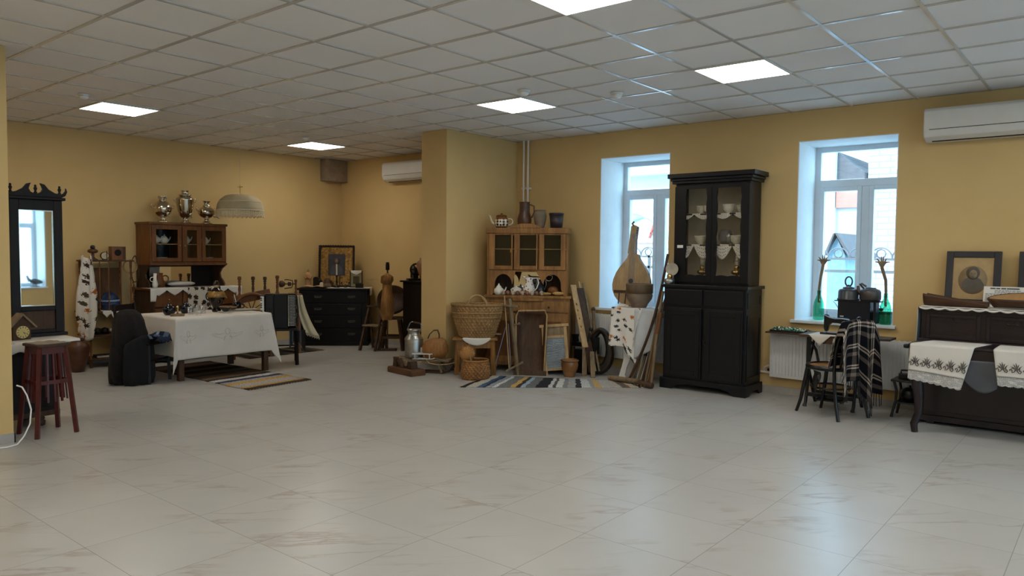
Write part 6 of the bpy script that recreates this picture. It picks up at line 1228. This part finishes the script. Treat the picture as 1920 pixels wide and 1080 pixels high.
for x, lab in ((-2.40, 'thin wire flower at the left on the right window pane'), (-1.96, 'thin wire flower at the right on the right window pane')):
    one(MB().tube([(0,0,0),(0,0,.12),(-.03,0,.17),(-.05,0,.19),(-.02,0,.16),(0,0,.13),(.03,0,.15),(.035,0,.17),(.01,0,.14)],.0025,6).cyl((0,0,0),(0,0,.004),.03,12), 'wire_flower', plain('grey_wire',(130,140,146),.5), lab, 'ornament', (x, 8.50, .816), 0, 'wire flowers on the sill')
# stuffed bird on the sill seen in the tall mirror
r = T('stuffed_bird', 'grey stuffed bird on a window sill, seen only in the tall mirror', 'bird', (5.22, 6.60, .818), 90)
MB().ball((0,0,.12),(.13,.06,.065),16,ry(8)).tube([(-.10,0,.13),(-.14,0,.19),(-.15,0,.235)],[.05,.035,.03],10).ball((-.155,0,.245),(.035,.028,.03),12).tube([(.10,0,.11),(.17,0,.10),(.23,0,.09)],[.045,.03,.008],8).obj('body', plain('grey_feathers',(84,80,78),.9,var=.3), r); MB().tube([(-.185,0,.245),(-.21,0,.24)],[.009,.002],6).obj('beak', M['iron'], r)
for x in (-.03,.03): MB().cyl((x,0,0),(x,0,.07),.006,6).obj('leg', M['iron'], r)
MB().bx(-.09,.09,-.04,.04,0,.012).obj('stand', M['umber'], r)
# ================================================================ piano and its things
PO = (-.72, 7.56)
def N3(x, y, z): return (PO[0]+x, PO[1]+y, z)
PB = plain('piano_lacquer',(30,18,22),.3,var=.2,scale=5)
r = T('upright_piano', 'low dark upright piano with carved panels at the right edge of the picture', 'piano', (PO[0], PO[1], 0))
MB().bx(-.70,.70,0,.48,.08,.72).obj('lower_case', PB, r, bevel=.004); MB().bx(-.70,.70,.02,.48,.72,1.02).obj('upper_case', PB, r, bevel=.004); MB().bx(-.72,.72,-.03,.50,1.02,1.05).obj('top_lid', PB, r, bevel=.006); MB().bx(-.71,.71,-.02,.49,.03,.08).obj('plinth', PB, r)
for x in (-.6,.6): MB().bx(x-.03,x+.03,.02,.08,0,.03).obj('foot', PB, r)
for x0, x1 in ((-.66,-.24),(-.20,.20),(.24,.66)):
    m = MB().bx(x0,x0+.03,.005,.02,.77,.99).bx(x1-.03,x1,.005,.02,.77,.99).bx(x0+.03,x1-.03,.005,.02,.96,.99).bx(x0+.03,x1-.03,.005,.02,.77,.80); d = m.obj('carved_panel', PB, r, bevel=.004)
    m = MB().bx(x0+.06,x1-.06,.012,.02,.825,.835).bx(x0+.06,x1-.06,.012,.02,.925,.935); c_ = (x0+x1)/2
    for s in (-1,1): m.torus((c_+s*.03,.014,.945),.022,.005,'y',12,5,.8)
    m.obj('carving', PB, d)
MB().bx(-.72,.72,-.02,.03,.735,.765).obj('moulding', PB, r, bevel=.004); MB().bx(-.70,.70,-.45,0,.62,.735).obj('keybed', PB, r, bevel=.006); MB().bx(-.705,.705,-.46,-.0,.735,.757).obj('keyboard_lid', PB, r, bevel=.006); MB().lathe([(.0,0),(.018,.004),(.02,.02),(.016,.04),(0,.044)],n=14,m=tr(-.70,-.44,.73)@ry(-90)).obj('lid_knob', M['iron'], r)
for x in (-.625,.625): MB().tube([(x,-.40,.62),(x-.015,-.42,.50),(x+.005,-.40,.30),(x+.01,-.405,.16),(x-.02,-.44,.07),(x-.01,-.44,0)],[.05,.055,.04,.032,.03,.026],10).obj('leg', PB, r)
MB().bx(-.70,.70,-.012,0,.12,.58).obj('lower_panel', PB, r, bevel=.004)
def tpr(u, v):
    x = -.71+1.43*u; return (x, .40-.42*v/.8, 1.0525) if v < .8 else (x, -.034, 1.0525-(.012+.016*abs(math.sin(u*44)))*(v-.8)/.2)
one(MB().grid(tpr, 130, 8), 'table_runner', M['linen'], 'white runner with a wavy lace edge on top of the piano', 'runner', (PO[0], PO[1], 0), 0, solid=.002)
one(MB().grid(lambda u, v: (-.725-.008*math.sin(u*9)-.012*v, .02+.20*u, 1.05-.36*v), 12, 12), 'side_cloth', plain('pale_blue_cloth',(170,190,204),.85,var=.1), 'pale blue cloth hanging down the left end of the piano', 'cloth', (PO[0], PO[1], 0), 0, solid=.003)
# towels
def towel(lab, bl, br, fl_, fr2, dl, dr_, nm):
    t = T('embroidered_towel', lab, 'towel', (0,0,0), 0, 'embroidered towels on the piano'); V = Vector; bl, br, fl_, fr2, dl, dr_ = map(V, (bl, br, fl_, fr2, dl, dr_))
    def S(u, v):
        if v < .22: k = v/.22; return (bl.lerp(br,u)).lerp(fl_.lerp(fr2,u), k)+V((0,0,.003))
        k = (v-.22)/.78; return (fl_.lerp(fr2,u)).lerp(dl.lerp(dr_,u), k)+V((0,-.012-.006*math.sin(u*8+1)*k-.01*k,.003-.004*k))
    MB().grid(lambda u, v: tuple(S(u, v*.80)), 30, 24).obj('cloth', M['linen'], t, solid=.002)
    n = 120
    MB().grid(lambda u, v: tuple(S(u, .80+v*(.19+.022*abs(math.sin(PI*8*u))))+V((0,0,0))), n, 8).obj('lace_trim', lace('towel_lace', (206,202,196), 34), t, solid=.001)
    m = MB(); k_ = 5
    def pt(u, v): return S(u, v)+V((0,-.004,0))
    for j in range(k_):
        c = (j+.5)/k_; w = .5/k_
        def q(a, b): return pt(c+a*w, .66-b*.30)
        m.tube([q(*p) for p in ((-.85,.02),(-.95,.10),(-.75,.16),(-.55,.06),(-.6,-.10),(-.3,-.05),(-.1,.08),(.2,.06),(.35,-.08),(.6,-.12),(.8,0),(.65,.10),(.5,.02))], .0032, 5)
        for lf in (((-.1,.10),(-.4,.30),(-.75,.32)),((.0,.12),(-.15,.40),(-.35,.52)),((.1,.12),(.1,.42),(.05,.62)),((.2,.12),(.35,.40),(.5,.50)),((-.15,.2),(-.5,.22),(-.65,.18)),((.5,.05),(.6,.3),(.9,.42)),((.2,.08),(.5,.22),(.55,.3))): m.tube([q(*p) for p in lf], [.0022,.0036,.001], 5)
    m.obj('embroidery', plain('dark_thread',(74,68,62),.9), t)
    MB().tube([pt(u/20, .795) for u in range(21)], .002, 4).obj('hem_line', plain('grey_thread',(150,144,138),.9), t); return t
towel('white embroidered lace towel hanging over the left end of the piano keyboard lid', (-1.30,7.50,.757), (-.86,7.50,.757), (-1.405,7.10,.757), (-.935,7.10,.757), (-1.415,7.10,.46), (-1.02,7.10,.405), 0)
towel('white embroidered lace towel on the piano, cut by the right edge of the picture', (-.80,7.50,.757), (-.30,7.50,.757), (-.805,7.10,.757), (-.32,7.10,.757), (-.765,7.10,.475), (-.34,7.10,.47), 0)
one(MB().grid(lambda u, v: (-1.06+.30*u-.05*u*v+.04*v, 7.104-.004*math.sin(u*6+v*3), .655-.02*v-(.06+.18*math.sin(PI*(.12+.62*u)))*v), 24, 16), 'grey_cloth', plain('grey_satin',(72,74,80),.35,var=.1), 'shiny grey cloth hanging between the two embroidered towels on the piano', 'cloth', solid=.003)
# portraits
def portrait(lab, x, w, full=True):
    r = T('framed_portrait', lab, 'picture', (x, 7.955, 1.056), 0, 'framed portraits on the piano'); Q = rx(-8); h = .50; f = .058
    MB().bx(-w,-w+f,0,.03,0,h,Q).bx(w-f,w,0,.03,0,h,Q).bx(-w+f,w-f,0,.03,h-f,h,Q).bx(-w+f,w-f,0,.03,0,f,Q).obj('frame', plain('dark_frame',(26,22,30),.35,var=.3), r, bevel=.005)
    MB().bx(-w+f,w-f,.012,.025,f,h-f,Q).obj('mount', plain('buff_card' if full else 'grey_card', (176,146,100) if full else (84,80,78), .7, var=.1), r)
    if full:
        MB().lathe([(0,0),(1,0),(1,.001),(0,.001)],n=40,m=Q@tr(0,.0115,.235)@rx(90)@Matrix.Diagonal((.115,.13,1,1))).obj('oval_print', plain('oval_print',(146,122,88),.7), r)
        MB().prism([(-.085,.16),(-.09,.20),(-.06,.245),(-.025,.26),(.03,.26),(.065,.24),(.09,.195),(.085,.165),(.04,.128),(-.03,.125)],.0095,.0108,'y',Q).obj('printed_shoulders', plain('print_dark',(92,82,70),.7), r)
        MB().lathe([(0,0),(1,0),(1,.0008),(0,.0008)],n=28,m=Q@tr(.0,.0100,.30)@rx(90)@Matrix.Diagonal((.055,.06,1,1))).obj('printed_hair', plain('print_dark',(92,82,70),.7), r); MB().lathe([(0,0),(1,0),(1,.0008),(0,.0008)],n=24,m=Q@tr(.002,.0088,.288)@rx(90)@Matrix.Diagonal((.032,.042,1,1))).obj('printed_face', plain('print_face',(136,116,90),.7), r)
        MB().bx(-.018,-.006,.0072,.008,.293,.297,Q).bx(.010,.022,.0072,.008,.293,.297,Q).bx(-.008,.012,.0072,.008,.262,.265,Q).obj('printed_features', plain('print_dark',(92,82,70),.7), r)
portrait('dark framed oval portrait of a person in dark clothes, standing on the piano', -1.09, .218); portrait('second dark frame, cut off by the right edge of the picture', -.525, .218, False)
r = T('text_sheet', 'white printed sheet leaning behind the wooden scoop on the piano', 'sheet', (-.835, 7.86, 1.056), -3); Q = rx(-12)
MB().bx(-.155,.15,0,.002,0,.185,Q).obj('sheet', M['paper'], r); m = MB()
for a, b in ((-.105,-.065),(-.06,-.03),(-.022,.015),(.02,.115)): m.bx(a,b,-.0012,0,.162,.174,Q)
rnd = random.Random(9)
for k in range(13):
    z = .148-.0105*k; x = -.14 if k > 2 else -.07
    while x < (.13 if k < 4 else -.02): w = rnd.uniform(.012,.035); m.bx(x,x+w,-.0012,0,z,z+.004,Q); x += w+.006
m.obj('printed_lines', plain('printed_ink',(84,84,92),.8), r)
r = T('wooden_scoop', 'long dark wooden scoop lying at the left end of the piano top', 'scoop', (-1.16, 7.66, 1.056), -8); SW = wood('scoop_wood',(58,36,20),(92,58,32),.5,axis='x')
def scp(u, v):
    X = -.26+.50*u; w = .055*(1-.0*u) if u < .5 else .055-.055*(u-.5); dp = .105*(1-u*.72)+.0; a = PI*v; return (X, -w*math.cos(a), dp-dp*math.sin(a)*.98+.004)
MB().grid(scp, 24, 14).obj('bowl', SW, r, solid=.010); MB().prism([(.05,.012),(.25,.01),(.25,.055),(.05,.065)],-.03,.03,'y').obj('handle', SW, r, bevel=.008)
r = T('wooden_bowl', 'boat-shaped wooden bowl with a yellowish inside at the right end of the piano top', 'bowl', (-.72, 7.66, 1.056), -4); n = 28
def bt(u, v):
    a = PI*v; X = -.22+.50*u; w = math.sin(PI*u)**.6 if 0 < u < 1 else 0; return (X*(.74+.26*(1-math.sin(a))), -.10*w*math.cos(a)+(.02), .075*(1-math.sin(a)**.9)+.022*(math.cos(a)*-1+1)*w*1.2*(1-math.sin(a)*.8)+.008)
MB().grid(bt, n, 16).obj('outside', SW, r, solid=.006); MB().grid(lambda u, v: (lambda p: (p[0]*.985, p[1]*.96+.001, p[2]+.008))(bt(.015+.97*u, .03+.94*v)), n, 16).obj('inside', plain('yellow_inside',(168,124,66),.5), r)
# small black side table at the piano
r = T('side_table', 'small black side table with bowed legs and a lower shelf left of the piano leg', 'table', (-1.545, 7.74, 0), 0)
MB().bx(-.12,.14,-.12,.14,.335,.355).obj('top', M['leather'], r, bevel=.004); MB().bx(-.08,.12,-.08,.12,.13,.145).obj('lower_shelf', M['leather'], r)
for sx in (-1,1):
    for sy in (-1,1): MB().tube([(.01+sx*.105,.01+sy*.105,.335),(.01+sx*.085,.01+sy*.09,.25),(.01+sx*.09,.01+sy*.09,.15),(.01+sx*.12,.01+sy*.115,0)],[.013,.012,.011,.012],8).obj('leg', M['leather'], r)
r = T('charcoal_iron', 'black charcoal iron with a handle on the small black side table', 'iron', (-1.535, 7.76, .356), 10); MB().prism([(-.09,-.045),(.04,-.045),(.10,0),(.04,.045),(-.09,.045)],0,.045,'z').obj('body', M['iron'], r, bevel=.004); MB().tube([(-.07,0,.045),(-.07,0,.075),(.04,0,.08),(.04,0,.045)],.008,8).obj('handle', M['iron'], r)
r = T('round_kettle', 'round dark pot on the lower shelf of the small black side table', 'pot', (-1.525, 7.755, .147)); MB().lathe([(0,0),(.06,0),(.085,.05),(.08,.10),(.04,.125),(0,.13)],n=24).obj('body', M['iron'], r); MB().ball((0,0,.14),.012,8).obj('lid_knob', M['iron'], r)
